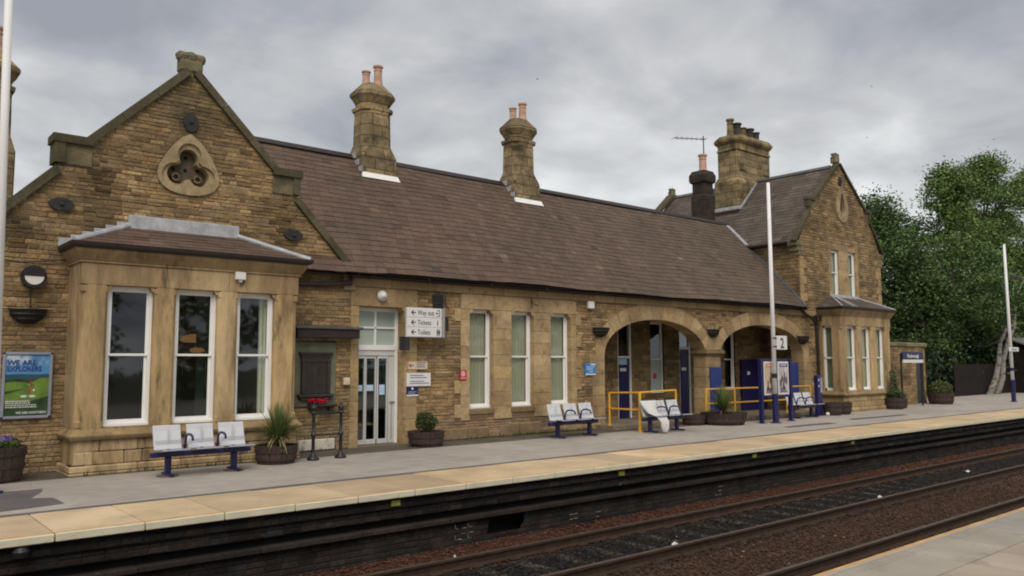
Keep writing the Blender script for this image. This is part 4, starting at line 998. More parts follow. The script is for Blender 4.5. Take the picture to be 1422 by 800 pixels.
# boundary wall with dark door
m = MB()
courses(m, (0, W, 0), (1, 0, 0), (0, 0, 1), [rect(32.45, 36.0, 0, 2.38), rect(35.25, 35.95, 0, 1.9)], (.1, .16), (.2, .45), (.008, .025), hcol, N=(0, -1, 0))
for k in range(5):   # rounded end curving back
    a0, a1 = math.pi / 2 * k / 5, math.pi / 2 * (k + 1) / 5; r = .7
    p0 = (36.0 + r * math.sin(a0), W + r - r * math.cos(a0), 0); p1 = (36.0 + r * math.sin(a1), W + r - r * math.cos(a1), 0)
    u = Vector(p1) - Vector(p0); L2 = u.length; u.normalize()
    courses(m, p0, u, (0, 0, 1), [rect(0, L2, 0, 2.38)], (.1, .16), (.2, .3), (.008, .025), hcol, N=(u[1], -u[0], 0))
m.box(32.4, 36.0, W + .25, W + .3, 0, 2.38, 1); m.block(32.4, 36.1, W - .07, W + .3, 2.38, 2.56, .03, 2, (.22, .19, .12)); m.lathe(36.0, W + .68, [(.77, 2.38), (.8, 2.42), (.8, 2.52), (.74, 2.56)], 40, 2, (.22, .19, .12)); m.box(36.66, 36.7, W + .7, W + 5, 0, 2.38, 1)
bwall = tag(m.build('boundary_wall', ['rubble', 'mortar', 'weathered'], org=(34, W, 0)), 'stone boundary wall with rounded end and coping beyond the house', 'wall')
m = MB(); m.block(35.26, 35.94, W + .06, W + .11, .02, 1.88, .008); 
for k in range(1, 5): m.box(35.26 + .136 * k - .004, 35.26 + .136 * k + .004, W + .055, W + .065, .05, 1.86, 1)
m.build('door', ['grey_door', 'black_iron'], bwall)
# ================================================================== things on and around the platform
def lab(t, lb, cat, group=None): return tag(t, lb, cat, group)
# ---- benches
def make_bench():
    t = empty('platform_bench', (0, 0, 0)); w = .425; p = .522; x0 = -(p * 3) / 2
    for i in range(3):
        cx = x0 + p * (i + .5); m = MB(); n = 8
        # curved pan and back in one pressed sheet
        prof = [(-.40 - .02, .425), (-.38, .445), (-.2, .425), (-.04, .405), (.01, .42), (.04, .50), (.075, .60), (.11, .70), (.125, .775), (.14, .785)]
        for (a, b), (c, d) in zip(prof, prof[1:]):
            band = .5 <= b < .56 or (b < .43 and a < -.1)
            m.mesh([(cx - w / 2, a, b), (cx + w / 2, a, b), (cx + w / 2, c, d), (cx - w / 2, c, d), (cx - w / 2, a + .012, b - .012), (cx + w / 2, a + .012, b - .012), (cx + w / 2, c + .014, d - .006), (cx - w / 2, c + .014, d - .006)],
                   [(0, 1, 2, 3), (7, 6, 5, 4), (0, 3, 7, 4), (1, 5, 6, 2)], 1 if b < .47 and d < .5 else 0)
        m.block(cx - .012, cx + .012, .028, .05, .5, .76, .003)
        # perforated band: rows of small dark slots
        for r in range(3):
            for k in range(16):
                zz = .497 + r * .022; yy = .041 + (zz - .5) * .35 - .006; xx = cx - w / 2 + .03 + k * .0265; m.face([(xx, yy - .004, zz), (xx + .014, yy - .004, zz), (xx + .014, yy, zz + .011), (xx, yy, zz + .011)], 1)
        for k in range(5):
            for r in range(6):
                yy = -.34 + r * .05; zz = .447 - (yy + .38) * .115; xx = cx - w / 2 + .05 + k * .085; m.face([(xx, yy, zz + .004), (xx + .05, yy, zz + .004), (xx + .05, yy + .02, zz + .002), (xx, yy + .02, zz + .002)], 1)
        m.build('seat', ['seat_metal', 'seat_band'], t)
        m = MB(); m.tube([(cx, -.02, .36), (cx, -.02, .42)], .03, 8, 0); m.block(cx - .03, cx + .03, -.3, .0, .375, .41, .006); m.build('seat_bracket', 'navy', t)
    m = MB(); m.block(x0 - .02, -x0 + .02, -.08, .02, .30, .375, .01); m.build('beam', 'navy', t)
    for x in (-.53, .53):
        m = MB(); m.block(x - .045, x + .045, -.075, .015, .02, .30, .012); m.block(x - .04, x + .04, -.28, .18, .02, .05, .01); m.lathe(x, -.04, [(.17, 0), (.17, .012), (.12, .022)], 18, 1); m.build('leg', ['navy', 'asphalt_dark'], t)
    for k in (1, 2):
        x = x0 + p * k; m = MB(); m.tube([(x, .02, .36), (x, -.01, .52), (x, -.04, .61), (x, -.12, .645), (x, -.25, .645), (x, -.33, .62), (x, -.35, .56)], .02, 8); m.build('armrest', 'navy', t, smooth=True)
    return t
bench = make_bench()
for i, (x, y, lb) in enumerate(((4.80, 13.52, 'blue framed bench with three pale metal seats below the big bay windows'), (13.83, 14.1, 'three seat metal bench standing between the narrow windows and the first arch'),
                                (16.58, 13.62, 'three seat metal bench by the yellow railing, its left seat under a plastic cover'), (23.9, 14.0, 'three seat metal bench between the poster board and the slim navy totem'))):
    b = bench if i == 0 else copy_tree(bench); b.location = (x, y, 0); lab(b, lb, 'bench', 'three seat metal benches on the platform')
# plastic cover draped over the left seat of bench 3
m = MB(); P = []
rows = [(.80, -.26, .27, .06), (.74, -.28, .27, .02), (.62, -.25, .24, -.03), (.50, -.2, .2, -.12), (.42, -.17, .19, -.36), (.30, -.13, .17, -.46), (.15, -.10, .13, -.47), (.06, -.06, .09, -.46), (.03, -.03, .05, -.45)]
rings = []
for z, a, b, y in rows:
    n = 9; fr = [(16.09 + a + (b - a) * i / (n - 1), 13.6 + y + .02 * math.sin(i * 2.1 + z * 9), z) for i in range(n)]; bk = [(p[0], p[1] + (.1 if z > .45 else .05), p[2]) for p in fr[::-1]]; rings.append(fr + bk)
m.loft(rings); tag(m.build('plastic_cover', 'plastic', smooth=True), 'crumpled pale plastic sheet wrapped over the left seat of the bench by the yellow railing', 'cover')
# ---- planters
def half_barrel(x, y, r, h, mtl='barrel', flare=1.15, name='barrel_planter', label='', hoops=2, n=22, grp='wooden tub planters'):
    t = empty(name, (x, y, 0), label, 'planter', grp); m = MB()
    prof = [(r * .86, 0), (r * .97, h * .35), (r * 1.0, h * .7), (r * flare * .93, h), (r * .9, h), (r * .86, h * .86)]
    for k in range(n):   # staves
        a0, a1 = 2 * math.pi * (k + .04) / n, 2 * math.pi * (k + .96) / n; q = 1 + rnd.uniform(-.012, .012)
        m.loft([[(x + rr * q * math.cos(a0), y + rr * q * math.sin(a0), z), (x + rr * q * math.cos(a1), y + rr * q * math.sin(a1), z), (x + (rr - .03) * math.cos(a1), y + (rr - .03) * math.sin(a1), z), (x + (rr - .03) * math.cos(a0), y + (rr - .03) * math.sin(a0), z)] for rr, z in prof[:4]])
    m.build('staves', mtl, t)
    for zf in ((.28, .68) if hoops == 2 else (.12, .45, .8)):
        m = MB(); z = h * zf; rr = np.interp(z, [0, h * .35, h * .7, h], [r * .86, r * .97, r, r * flare * .93]); m.lathe(x, y, [(rr + .004, z - .022), (rr + .014, z - .02), (rr + .014, z + .02), (rr + .004, z + .022)], 28, cap=False); m.build('hoop', 'rust_hoop', t)
    m = MB(); m.lathe(x, y, [(r * .95, h * .86), (r * .6, h * .93), (.01, h * .95)], 18); m.build('soil', 'soil', t)
    return t
def leafball(m, cx, cy, cz, rx, ry, rz, n, s, cols, rs, shell=.5, up=0, squash=1):
    for _ in range(n):
        d = rs.normal(size=3); d /= np.linalg.norm(d); q = shell + (1 - shell) * rs.rand() ** .5
        bump = 1 + .16 * math.sin(d[0] * 5 + cx) * math.sin(d[1] * 6 + cy * 2) * 1
        p = Vector((cx + d[0] * rx * q * bump, cy + d[1] * ry * q * bump, cz + d[2] * rz * q * bump))
        a = Vector(rs.normal(size=3)); a.normalize(); nn = (Vector(d) * .8 + Vector(rs.normal(size=3)) * .7).normalized(); b = nn.cross(a)
        if b.length < .1: continue
        b.normalize(); a = b.cross(nn); k = s * rs.uniform(.6, 1.3)
        c = mulc(cols[rs.randint(len(cols))], rs.uniform(.6, 1.4))
        m.face([p - a * k * .5, p + b * k * .28, p + a * k * .6, p - b * k * .28], 0, c)
rs = np.random.RandomState(11)
half_barrel(2.08, 14.58, .40, .52, label='dark half barrel planter with pansies below the framed poster', hoops=3)
m = MB(); leafball(m, 2.08, 14.58, .56, .36, .36, .09, 700, .06, [(.05, .09, .03), (.07, .12, .03), (.12, .15, .03)], rs, .2); 
pl = empty('pansy_plant', (2.08, 14.58, .5), 'low purple pansies growing in the half barrel below the framed poster', 'plant'); m.build('foliage', 'leaf', pl)
for k in range(16):
    a = rs.rand() * 6.28; q = .3 * rs.rand() ** .5; x, y, z = 2.08 + q * math.cos(a), 14.58 + q * math.sin(a), .62 + rs.rand() * .05; c = ((.11, .05, .25), (.07, .04, .20), (.2, .15, .34))[k % 3]; m = MB()
    for j in range(5): b = j * 1.257; m.face([(x, y - .012, z), (x + .03 * math.cos(b - .5), y - .015, z + .03 * math.sin(b - .5)), (x + .042 * math.cos(b), y - .01, z + .042 * math.sin(b)), (x + .03 * math.cos(b + .5), y - .015, z + .03 * math.sin(b + .5))], 0, c)
    m.build('flower', 'leaf', pl)

half_barrel(6.28, 13.95, .36, .32, label='low wooden tub with a spiky plant at the right end of the big bay')
half_barrel(9.95, 14.62, .38, .32, label='low dark tub with a round clipped shrub right of the glass doors', n=26)
half_barrel(19.75, 14.0, .62, .34, label='wide brown tub with a spiky plant in front of the central arch pier', n=30)
half_barrel(30.75, 14.2, .34, .42, label='dark tub with a tall thin shrub at the right end of the house bay')
half_barrel(31.5, 14.35, .28, .36, label='small dark tub beside the tall thin shrub, past the house bay')
half_barrel(35.85, 15.1 - .5, .50, .46, label='dark barrel planter with a domed bush at the end of the boundary wall')
half_barrel(18.95, 14.45, .32, .3, label='small low tub half hidden left of the wide brown tub by the arch pier')
half_barrel(25.75, 13.95, .30, .42, label='dark tub standing right of the slim navy totem, against the house bay', n=18)
half_barrel(26.5, 14.05, .34, .40, label='dark tub tucked into the corner between drainpipe and house bay', n=18)
def spiky(x, y, z, h, n, label, seed, straw=.25):
    r2 = np.random.RandomState(seed); m = MB(); t = empty('spiky_plant', (x, y, z), label, 'plant', 'spiky strap leaved plants in tubs')
    for k in range(n):
        a = r2.rand() * 6.283; el = r2.uniform(.25, 1.5) ; L = h * r2.uniform(.6, 1.05); w = .011 + .006 * r2.rand(); dead = r2.rand() < straw and el < .8
        d = Vector((math.cos(a) * math.cos(el), math.sin(a) * math.cos(el), math.sin(el))); s = Vector((-math.sin(a), math.cos(a), 0)); pts = []; N = 5
        droop = r2.uniform(.05, .4) * (1.5 - el)
        if dead: droop *= 2.2; L *= .8
        for i in range(N + 1):
            u = i / N; pts.append((Vector((x, y, z + .1 * r2.rand() * 0)) + d * L * u + Vector((0, 0, -droop * L * u * u)), w * (1 - u) ** .6 * (1 if u else .7)))
        c = mulc((.30, .24, .11) if dead else ((.11, .17, .05) if r2.rand() < .6 else (.16, .21, .07)), r2.uniform(.65, 1.3))
        for (p, wa), (q, wb) in zip(pts, pts[1:]): m.face([p - s * wa, p + s * wa, q + s * wb, q - s * wb], 0, c)
    m.build('foliage', 'leaf', t)
    m = MB(); m.tube([(x, y, z - .05), (x + .01, y, z + .1)], [.05, .04], 8); m.build('stem', 'bark', t)
spiky(6.3, 13.95, .42, .72, 420, 'spiky straw green plant in the tub by the big bay', 5, .35)
spiky(6.26, 13.93, .28, .42, 120, 'drooping straw coloured leaves around the foot of the spiky plant by the big bay', 15, .9)
spiky(19.7, 14.0, .40, .78, 420, 'spiky green plant in the wide tub in front of the central arch pier', 6, .15)
def shrub(name, x, y, z, parts, label, seed, cols, s=.05, grp=None, cat='shrub'):
    r2 = np.random.RandomState(seed); t = empty(name, (x, y, z), label, cat, grp); m = MB()
    for dx, dz, rx, rz, n in parts: leafball(m, x + dx, y, z + dz, rx, rx, rz, n, s, cols, r2, .45)
    m.build('foliage', 'leaf', t); m = MB(); m.tube([(x, y, z - .06), (x + .02, y, z + parts[-1][1])], [.03, .015], 6)
    for k in range(5): a = k * 1.3; m.tube([(x, y, z), (x + .15 * math.cos(a), y + .15 * math.sin(a), z + .25)], [.012, .006], 5)
    m.build('stem', 'bark', t); return t
G1 = [(.045, .075, .022), (.035, .06, .02), (.06, .09, .025), (.09, .09, .03)]
shrub('round_shrub', 9.95, 14.62, .32, [(0, .18, .24, .17, 1500), (-.04, .28, .18, .12, 700), (.08, .24, .15, .12, 500)], 'dark round shrub in the low tub right of the glass doors', 21, G1, .045)
shrub('tall_shrub', 30.75, 14.2, .42, [(0, .15, .30, .22, 800), (.02, .5, .17, .3, 300), (-.05, .85, .12, .28, 150), (.12, .75, .08, .2, 60)], 'tall thin shrub in a tub past the house bay', 22, [(.05, .09, .03), (.07, .10, .035)], .07)
shrub('low_shrub', 31.5, 14.35, .36, [(0, .12, .26, .18, 700)], 'low straggly shrub in the small tub past the house bay', 23, G1, .06)
shrub('domed_bush', 35.85, 14.6, .46, [(0, .16, .42, .38, 2400)], 'domed olive green bush in the barrel at the end of the boundary wall', 24, [(.10, .12, .04), (.12, .13, .045), (.08, .1, .035)], .07)
m = MB()   # weeds at the wall foot
r2 = np.random.RandomState(31)
for (x0, x1, d) in ((12.9, 15.6, 260), (10.4, 12.6, 60), (7.2, 8.4, 40), (3.2, 6.6, 50), (15.9, 17.5, 80)):
    for k in range(d):
        x = r2.uniform(x0, x1); y = (15.22 if x > 7 else 14.34) + r2.uniform(-.05, .02); h = r2.uniform(.03, .13); a = r2.rand() * 3.14
        m.face([(x - .012, y, .0), (x + .012, y, .0), (x + r2.uniform(-.05, .05), y - r2.uniform(0, .06), h)], 0, mulc((.07, .10, .03), r2.uniform(.6, 1.4)))
tag(m.build('weeds', 'leaf'), 'thin green weeds growing along the foot of the walls', kind='stuff')
# ---- hayrack baskets on the wall
def basket(x, y, z, w, label, first=None):
    t = empty('wall_basket', (x, y, z), label, 'wall basket', 'black wrought wall baskets'); m = MB(); r = w / 2; h = w * .42
    for (rr, zz) in ((1, 0), (.93, -.33), (.72, -.66)):
        m.tube([(x - r * rr * math.cos(math.pi * k / 14), y - r * .62 * rr * math.sin(math.pi * k / 14), z + zz * h) for k in range(15)], .012, 6)
    for k in range(1, 14):
        a = math.pi * k / 14; m.tube([(x - r * s * math.cos(a), y - r * .62 * s * math.sin(a), z + zz * h) for s, zz in ((1, 0), (.95, -.3), (.78, -.62), (.45, -.9), (.05, -1))], .007, 5)
    m.tube([(x - r - .08, y - .01, z), (x + r + .08, y - .01, z)], .01, 6); m.build('frame', 'black_iron', t)
    m = MB(); rings = []
    for s, zz in ((.97, -.02), (.92, -.32), (.74, -.64), (.42, -.9), (.05, -1.0)): rings.append([(x - r * .97 * s * math.cos(math.pi * k / 12), y - r * .6 * s * math.sin(math.pi * k / 12), z + zz * h) for k in range(13)])
    m.loft(rings); m.build('liner', 'soil', t)
    m = MB(); 
    for k in range(40): a = rnd.uniform(0, math.pi); q = rnd.random() * .85; px, py = x - r * q * math.cos(a), y - r * .6 * q * math.sin(a); m.face([(px, py, z - .02), (px + .02, py, z - .02), (px + rnd.uniform(-.04, .05), py - .02, z + rnd.uniform(.0, .04))], 0, mulc((.16, .17, .13), rnd.uniform(.6, 1.3)))
    m.build('dead_plant', 'leaf', t); return t
basket(2.53, W - .03, 2.66, .56, 'empty black wall basket below the round lamp on the left wing')
basket(16.02, W - .05, 2.70, .60, 'dark wall basket at the left foot of the first arch')
basket(21.05, W - .05, 2.77, .56, 'dark wall basket between the two arches above the central pier')
basket(26.25, W - .05, 2.66, .66, 'dark wall basket at the right foot of the second arch')
# ---- lamps
t = empty('wall_lamp', (2.58, W, 3.2), 'round black bulkhead lamp with a white half moon on the left wing wall', 'lamp'); m = MB()
m.prism([(2.58 + .185 * math.cos(2 * math.pi * k / 28), 3.2 + .185 * math.sin(2 * math.pi * k / 28)) for k in range(28)], W - .14, W - .0); m.prism([(2.58 + .165 * math.cos(math.pi * k / 16), 3.215 + .165 * math.sin(math.pi * k / 16)) for k in range(17)], W - .17, W - .14); m.build('housing', 'black_iron', t)
m = MB(); m.prism([(2.58 + .14 * math.cos(math.pi + math.pi * k / 16), 3.205 + .14 * math.sin(math.pi + math.pi * k / 16)) for k in range(17)], W - .155, W - .14); m.build('diffuser', 'lamp_white', t)
t = empty('wall_lamp', (9.2, W, 3.22), 'small cream round lamp above the glass doors', 'lamp'); m = MB()
for k in range(6): r0 = .115 * math.cos(k * .24); m.prism([(9.2 + r0 * math.cos(2 * math.pi * i / 20), 3.22 + r0 * math.sin(2 * math.pi * i / 20)) for i in range(20)], W - .06 - .018 * (k + 1), W - .06 - .018 * k)
m.build('diffuser', 'lamp_white', t, smooth=True); m = MB(); m.prism([(9.2 + .125 * math.cos(2 * math.pi * i / 20), 3.22 + .125 * math.sin(2 * math.pi * i / 20)) for i in range(20)], W - .06, W - .02); m.build('base', 'steel', t)
m = MB(); m.block(5.63, 5.82, 14.37, 14.45, 3.28, 3.42, .012); m.block(5.7, 5.76, 14.40, 14.45, 3.24, 3.285, .004); tag(m.build('alarm_box', 'sign_white'), 'small white box above the big bay windows with a cable below', 'box')
m = MB(); m.block(15.52, 15.74, W - .14, W - .03, 3.2, 3.4, .02); tag(m.build('alarm_box', 'sign_white'), 'small pale box high on the wall left of the first arch', 'box')
m = MB(); m.block(8.30, 8.44, W - .09, W - .02, 1.32, 1.47, .01); m.block(8.34, 8.4, W - .1, W - .09, 1.36, 1.43, .003); tag(m.build('intercom', 'sign_cream'), 'small cream box between the memorial and the glass doors', 'intercom')
m = MB(); m.block(10.55, 10.83, W - .07, W - .02, 2.85, 3.33, .01); 
for k in range(8): m.block(10.57, 10.81, W - .085, W - .06, 2.88 + k * .055, 2.91 + k * .055, .004)
tag(m.build('wall_vent', 'iron_grey'), 'dark slatted vent on the wall above the direction sign', 'vent')
# ---- posters and signs
def letters(par, txt, size, y, x, z, mt, align='LEFT', name='lettering', bold=0., sq=1.):
    m = MB(); m.mesh(*text_geo(txt, size, y, x, z, .003, align, bold, sq)); return m.build(name, mt, par)
def bars(m, x0, x1, z0, n, dz, h, y, mi=0):
    for k in range(n):
        x = x0; xe = x1 - rnd.uniform(0, .3) * (x1 - x0)
        while x < xe: w = rnd.uniform(.02, .055) * (x1 - x0) * 1.6; m.box(x, min(x + w, xe), y - .002, y, z0 - k * dz, z0 - k * dz + h, mi); x += w + .012 * (x1 - x0) * 1.6
t = empty('framed_poster', (2.57, W, .9), 'framed hillside poster in a grey metal frame on the left wing wall', 'poster'); x0, x1, z0, z1, y = 2.21, 2.925, .89, 1.965, W - .075
m = MB()
for a, b, c, d in ((x0, x0 + .045, z0, z1), (x1 - .045, x1, z0, z1), (x0, x1, z0, z0 + .045), (x0, x1, z1 - .045, z1)): m.block(a, b, y, y + .055, c, d, .008)
m.box(x0 + .04, x1 - .04, y + .03, y + .05, z0 + .04, z1 - .04, 0); m.build('frame', 'frame_grey', t)
m = MB(); a, b = x0 + .045, x1 - .045; yy = y + .024
m.box(a, b, yy, yy + .006, 1.60, z1 - .045, 0)
def flat(P, mi, k): m.prism(P, yy - .0006 * k, yy - .0006 * k + .0005, mi)
flat([(a, z0 + .045), (b, z0 + .045), (b, 1.60), (a, 1.60)], 3, 1)
flat([(a, 1.52), (a + .2, 1.53), (a + .4, 1.515), (b, 1.54), (b, 1.61), (a + .45, 1.60), (a + .2, 1.61), (a, 1.60)], 4, 2)
flat([(a, 1.28), (a + .25, 1.36), (a + .42, 1.50), (a + .5, 1.54), (b, 1.55), (b, 1.25), (a + .3, 1.15), (a, 1.14)], 1, 3)
flat([(a, 1.47), (a + .12, 1.49), (a + .3, 1.47), (a + .42, 1.42), (a + .2, 1.36), (a, 1.33)], 1, 4)
cx = a + .37   # little cyclist group in red
for dx, dz, mi, r in ((0, 1.47, 5, .04), (.02, 1.42, 2, .055), (-.03, 1.36, 5, .04), (.06, 1.35, 6, .03), (-.04, 1.3, 2, .03)): flat([(cx + dx * .7 + r * .55 * math.cos(k * .785), dz + r * .6 * math.sin(k * .785)) for k in range(8)], mi, 5 + dx * 10)
for dx in (-.1, .02): flat([(cx + dx + .05 * math.cos(k * .785), 1.25 + .02 * math.sin(k * .785)) for k in range(8)], 6, 8)
bars(m, a + .02, b - .13, 1.165, 4, .032, .016, yy - .002, 6)
bars(m, a + .03, a + .22, 1.875, 1, .03, .02, yy - .001, 6)
m.build('print', ['poster_sky', 'poster_hill', 'photo_brown', 'poster_dark', 'poster_hills', 'sign_red', 'sign_white'], t)
letters(t, 'WE ARE', .115, yy - .004, a + .02, 1.755, 'poster_text', bold=.003); letters(t, 'EXPLORERS', .115, yy - .004, a + .02, 1.655, 'poster_text', bold=.003, sq=.82)
letters(t, 'WE ARE NORTHERN', .052, yy - .004, b - .02, .97, 'sign_white', 'RIGHT', bold=.001, sq=.9)
# direction sign of three panels
t = empty('direction_sign', (10.15, 15.0, 2.4), 'white three line direction sign pointing left to way out, tickets and toilets', 'sign'); y = 14.98
m = MB(); x0, x1 = 9.68, 10.60
m.block(x0 - .005, x1 + .09, y + .012, y + .075, 2.33, 2.985, .01, 0); m.block(x1 + .0, x1 + .03, y - .01, y + .07, 2.33, 2.985, .004, 1); m.block(x1 + .06, x1 + .09, y - .01, y + .07, 2.33, 2.985, .004, 1)
m.block(x0 + .0, x0 + .10, y + .03, W, 2.05, 2.35, .01, 2); m.block(x1 + .09, x1 + .28, y + .1, W, 2.5, 2.82, .02, 2); m.build('bracket', ['alu', 'steel', 'iron_grey'], t)
for k, (word, z) in enumerate((('Way out', 2.775), ('Tickets', 2.56), ('Toilets', 2.345))):
    m = MB(); m.block(x0, x1, y, y + .012, z, z + .205, .004, 0); 
    az = z + .1; ax = x0 + .10   # arrow pointing left
    m.box(ax + .02, ax + .13, y - .003, y, az - .011, az + .011, 1)
    m.prism([(ax, az), (ax + .055, az + .055), (ax + .085, az + .055), (ax + .03, az), (ax + .085, az - .055), (ax + .055, az - .055)], y - .003, y - .0005, 1)
    sx = x1 - .13
    if k == 0:
        for a, b, c, d in ((sx, sx + .08, az + .055, az + .07), (sx + .065, sx + .08, az - .07, az + .07), (sx, sx + .08, az - .07, az - .055)): m.box(a, b, y - .003, y, c, d, 1)
        m.box(sx - .02, sx + .045, y - .003, y, az - .008, az + .008, 1); m.prism([(sx - .035, az), (sx - .0, az + .03), (sx - .0, az - .03)], y - .003, y - .0005, 1)
    elif k == 2:
        for dx, sk in ((0, 0), (.055, 1)):
            cx = sx + .01 + dx; m.prism([(cx + .013 * math.cos(q), az + .062 + .013 * math.sin(q)) for q in [i * .785 for i in range(8)]], y - .003, y - .0005, 1)
            m.prism([(cx - .016, az + .045), (cx - (.016 if not sk else .024), az - .01 if not sk else az - .02), (cx - .012, az - .02), (cx - .012, az - .07), (cx + .012, az - .07), (cx + .012, az - .02), (cx + (.016 if not sk else .024), az - .01 if not sk else az - .02), (cx + .016, az + .045)], y - .003, y - .0005, 1)
        m.box(sx + .036, sx + .04, y - .003, y, az - .07, az + .07, 1)
    p = m.build('panel', ['sign_white', 'sign_black'], t)
    letters(p, word, .155, y - .004, x0 + .27, z + .05, 'sign_black', sq=.8)
    if k == 1: letters(p, 'i', .17, y - .004, sx + .0, z + .045, 'sign_black', bold=.003)
def plate(x0, x1, z0, z1, mt, lb, fn=None, y=W - .045, mats=(), cat='sign', name='wall_sign'):
    m = MB(); m.block(x0, x1, y, y + .02, z0, z1, .003, 0)
    if fn: fn(m, y - .0005)
    return tag(m.build(name, [mt] + list(mats)), lb, cat)
def f1(m, y):
    m.box(9.96, 10.05, y - .002, y, 1.706, 1.722, 1); m.prism([(9.91, 1.714), (9.965, 1.755), (9.985, 1.755), (9.94, 1.714), (9.985, 1.673), (9.965, 1.673)], y - .002, y - .0005, 1)
    bars(m, 10.12, 10.38, 1.765, 3, .045, .02, y, 2); m.box(9.875, 9.9, y - .002, y, 1.64, 1.79, 3)
plate(9.87, 10.41, 1.63, 1.80, 'sign_cream', 'small cream and orange arrow sign, topmost of three notices right of the glass doors', f1, mats=('sign_black', 'poster_text', 'sign_orange'))
def f2(m, y): bars(m, 9.95, 10.42, 1.485, 2, .05, .02, y, 1); bars(m, 9.95, 10.45, 1.355, 2, .045, .02, y, 1)
plate(9.86, 10.50, 1.255, 1.55, 'sign_white', 'white notice with blue lines of print, middle of three notices right of the glass doors', f2, mats=('poster_text',))
def f3(m, y):
    m.box(9.86, 10.16, y - .002, y, 1.04, 1.075, 1); m.prism([(10.01 + .03 * math.cos(k * .785), 1.205 + .03 * math.sin(k * .785)) for k in range(8)], y - .002, y - .0005, 1); bars(m, 9.9, 10.14, 1.13, 2, .03, .012, y, 2)
plate(9.86, 10.16, 1.04, 1.252, 'navy', 'small navy notice with white emblem, lowest of three notices right of the glass doors', f3, mats=('sign_white', 'sign_pale'))
def f4(m, y):
    C_ = lambda r, k: m.prism([(11.40 + r * math.cos(2 * math.pi * i / 20), 1.515 + r * math.sin(2 * math.pi * i / 20)) for i in range(20)], y - .001 * k, y - .001 * k + .0008, 2 if k == 2 else 1)
    C_(.062, 1); m.prism([(11.40 + .05 * math.cos(2 * math.pi * i / 20), 1.515 + .05 * math.sin(2 * math.pi * i / 20)) for i in range(20)], y - .002, y - .001, 0); m.prism([(11.40 + .038 * math.cos(2 * math.pi * i / 20), 1.515 + .038 * math.sin(2 * math.pi * i / 20)) for i in range(20)], y - .003, y - .002, 1)
    m.box(11.37, 11.43, y - .004, y - .003, 1.508, 1.522, 2); bars(m, 11.33, 11.48, 1.41, 1, .02, .015, y, 1)
plate(11.31, 11.50, 1.37, 1.60, 'sign_red', 'small red no smoking sign left of the narrow windows', f4, y=W - .06, mats=('sign_white', 'sign_black'))
def f5(m, y):
    m.box(15.43, 15.82, y - .002, y, 1.44, 1.475, 1); m.box(15.63, 15.81, y - .002, y, 1.70, 1.735, 1); bars(m, 15.47, 15.79, 1.64, 1, .05, .03, y, 2); bars(m, 15.47, 15.77, 1.58, 1, .05, .035, y, 2); bars(m, 15.56, 15.72, 1.515, 1, .05, .03, y, 2)
plate(15.42, 15.83, 1.435, 1.75, 'sign_blue', 'bright blue information notice left of the first arch', f5, mats=('sign_white', 'sign_pale'), y=W - .06)
# memorial
t = empty('war_memorial', (7.65, W, .9), 'dark bronze memorial tablet on green slate between the big bay and the glass doors', 'memorial')
m = MB(); m.block(7.14, 8.13, W - .045, W + .05, .9, 2.2, .012); m.build('backing_slab', 'slate_green', t)
m = MB(); y = W - .06; m.block(7.34, 7.98, y - .03, y + .02, 1.15, 1.94, .01); m.block(7.29, 8.03, y - .07, y + .02, 1.94, 1.995, .012); m.block(7.32, 8.0, y - .05, y + .02, 1.9, 1.94, .006); m.block(7.27, 8.05, y - .09, y + .02, 1.085, 1.15, .014); m.block(7.32, 8.0, y - .06, y + .02, 1.03, 1.085, .01)
for x in (7.345, 7.9): m.block(x, x + .075, y - .055, y, 1.16, 1.78, .008); m.block(x - .01, x + .085, y - .06, y, 1.78, 1.83, .008)
m.block(7.43, 7.9, y - .045, y, 1.78, 1.84, .01); m.prism([(7.42 + .48 * k / 10, 1.84 + .05 * math.sin(math.pi * k / 10)) for k in range(11)], y - .042, y, 0)
m.build('tablet', 'bronze', t)
m = MB()
for cx in (7.455, 7.69): 
    for k in range(13): w = rnd.uniform(.12, .19); m.box(cx, cx + w, y - .036, y - .03, 1.73 - k * .042, 1.742 - k * .042)
m.build('raised_lettering', 'iron_grey', t)
m = MB(); m.block(7.5, 8.1, W - .2, W - .03, .90, .94, .01); m.block(7.55, 7.62, W - .15, W - .03, .8, .9, .01); m.block(7.95, 8.02, W - .15, W - .03, .8, .9, .01); m.build('shelf', 'bronze', t)
m = MB()
for k in range(34): a = rnd.uniform(-.2, .2); b = rnd.uniform(-.05, .05); m.lathe(7.68 + a, W - .16 + rnd.uniform(-.04, .04), [(.006, 1.0 + b * .7), (.028, 1.01 + b * .7), (.03, 1.02 + b * .7), (.01, 1.03 + b * .7)], 8, 0)
tag(m.build('poppy_wreath', 'poppy'), 'red poppy wreath lying below the memorial tablet', 'wreath')
m = MB(); m.block(7.32, 8.12, W - .07, W + .02, .02, .24, .015); tag(m.build('painted_stone', 'whitewash'), 'flaking whitewashed stone block low on the wall behind the iron railing', 'stone block')
# iron railing with ball finials
t = empty('iron_railing', (7.25, 13.9, 0), 'short black iron railing of two ball topped posts below the memorial', 'railing')
for x in (6.97, 7.53):
    m = MB(); m.lathe(x, 13.9, [(.11, 0), (.11, .03), (.07, .07), (.045, .1), (.032, .16), (.03, .42), (.05, .43), (.05, .47), (.03, .49), (.028, .82), (.05, .84), (.05, .87), (.025, .89), (.045, .91), (.06, .945), (.045, .98), (.02, .995), (.03, 1.01), (.01, 1.03)], 14); m.build('post', 'black_iron', t, smooth=True)
for z in (.45, .855): m = MB(); m.tube([(6.97, 13.9, z), (7.53, 13.9, z)], .017, 8); m.build('rail', 'black_iron', t)
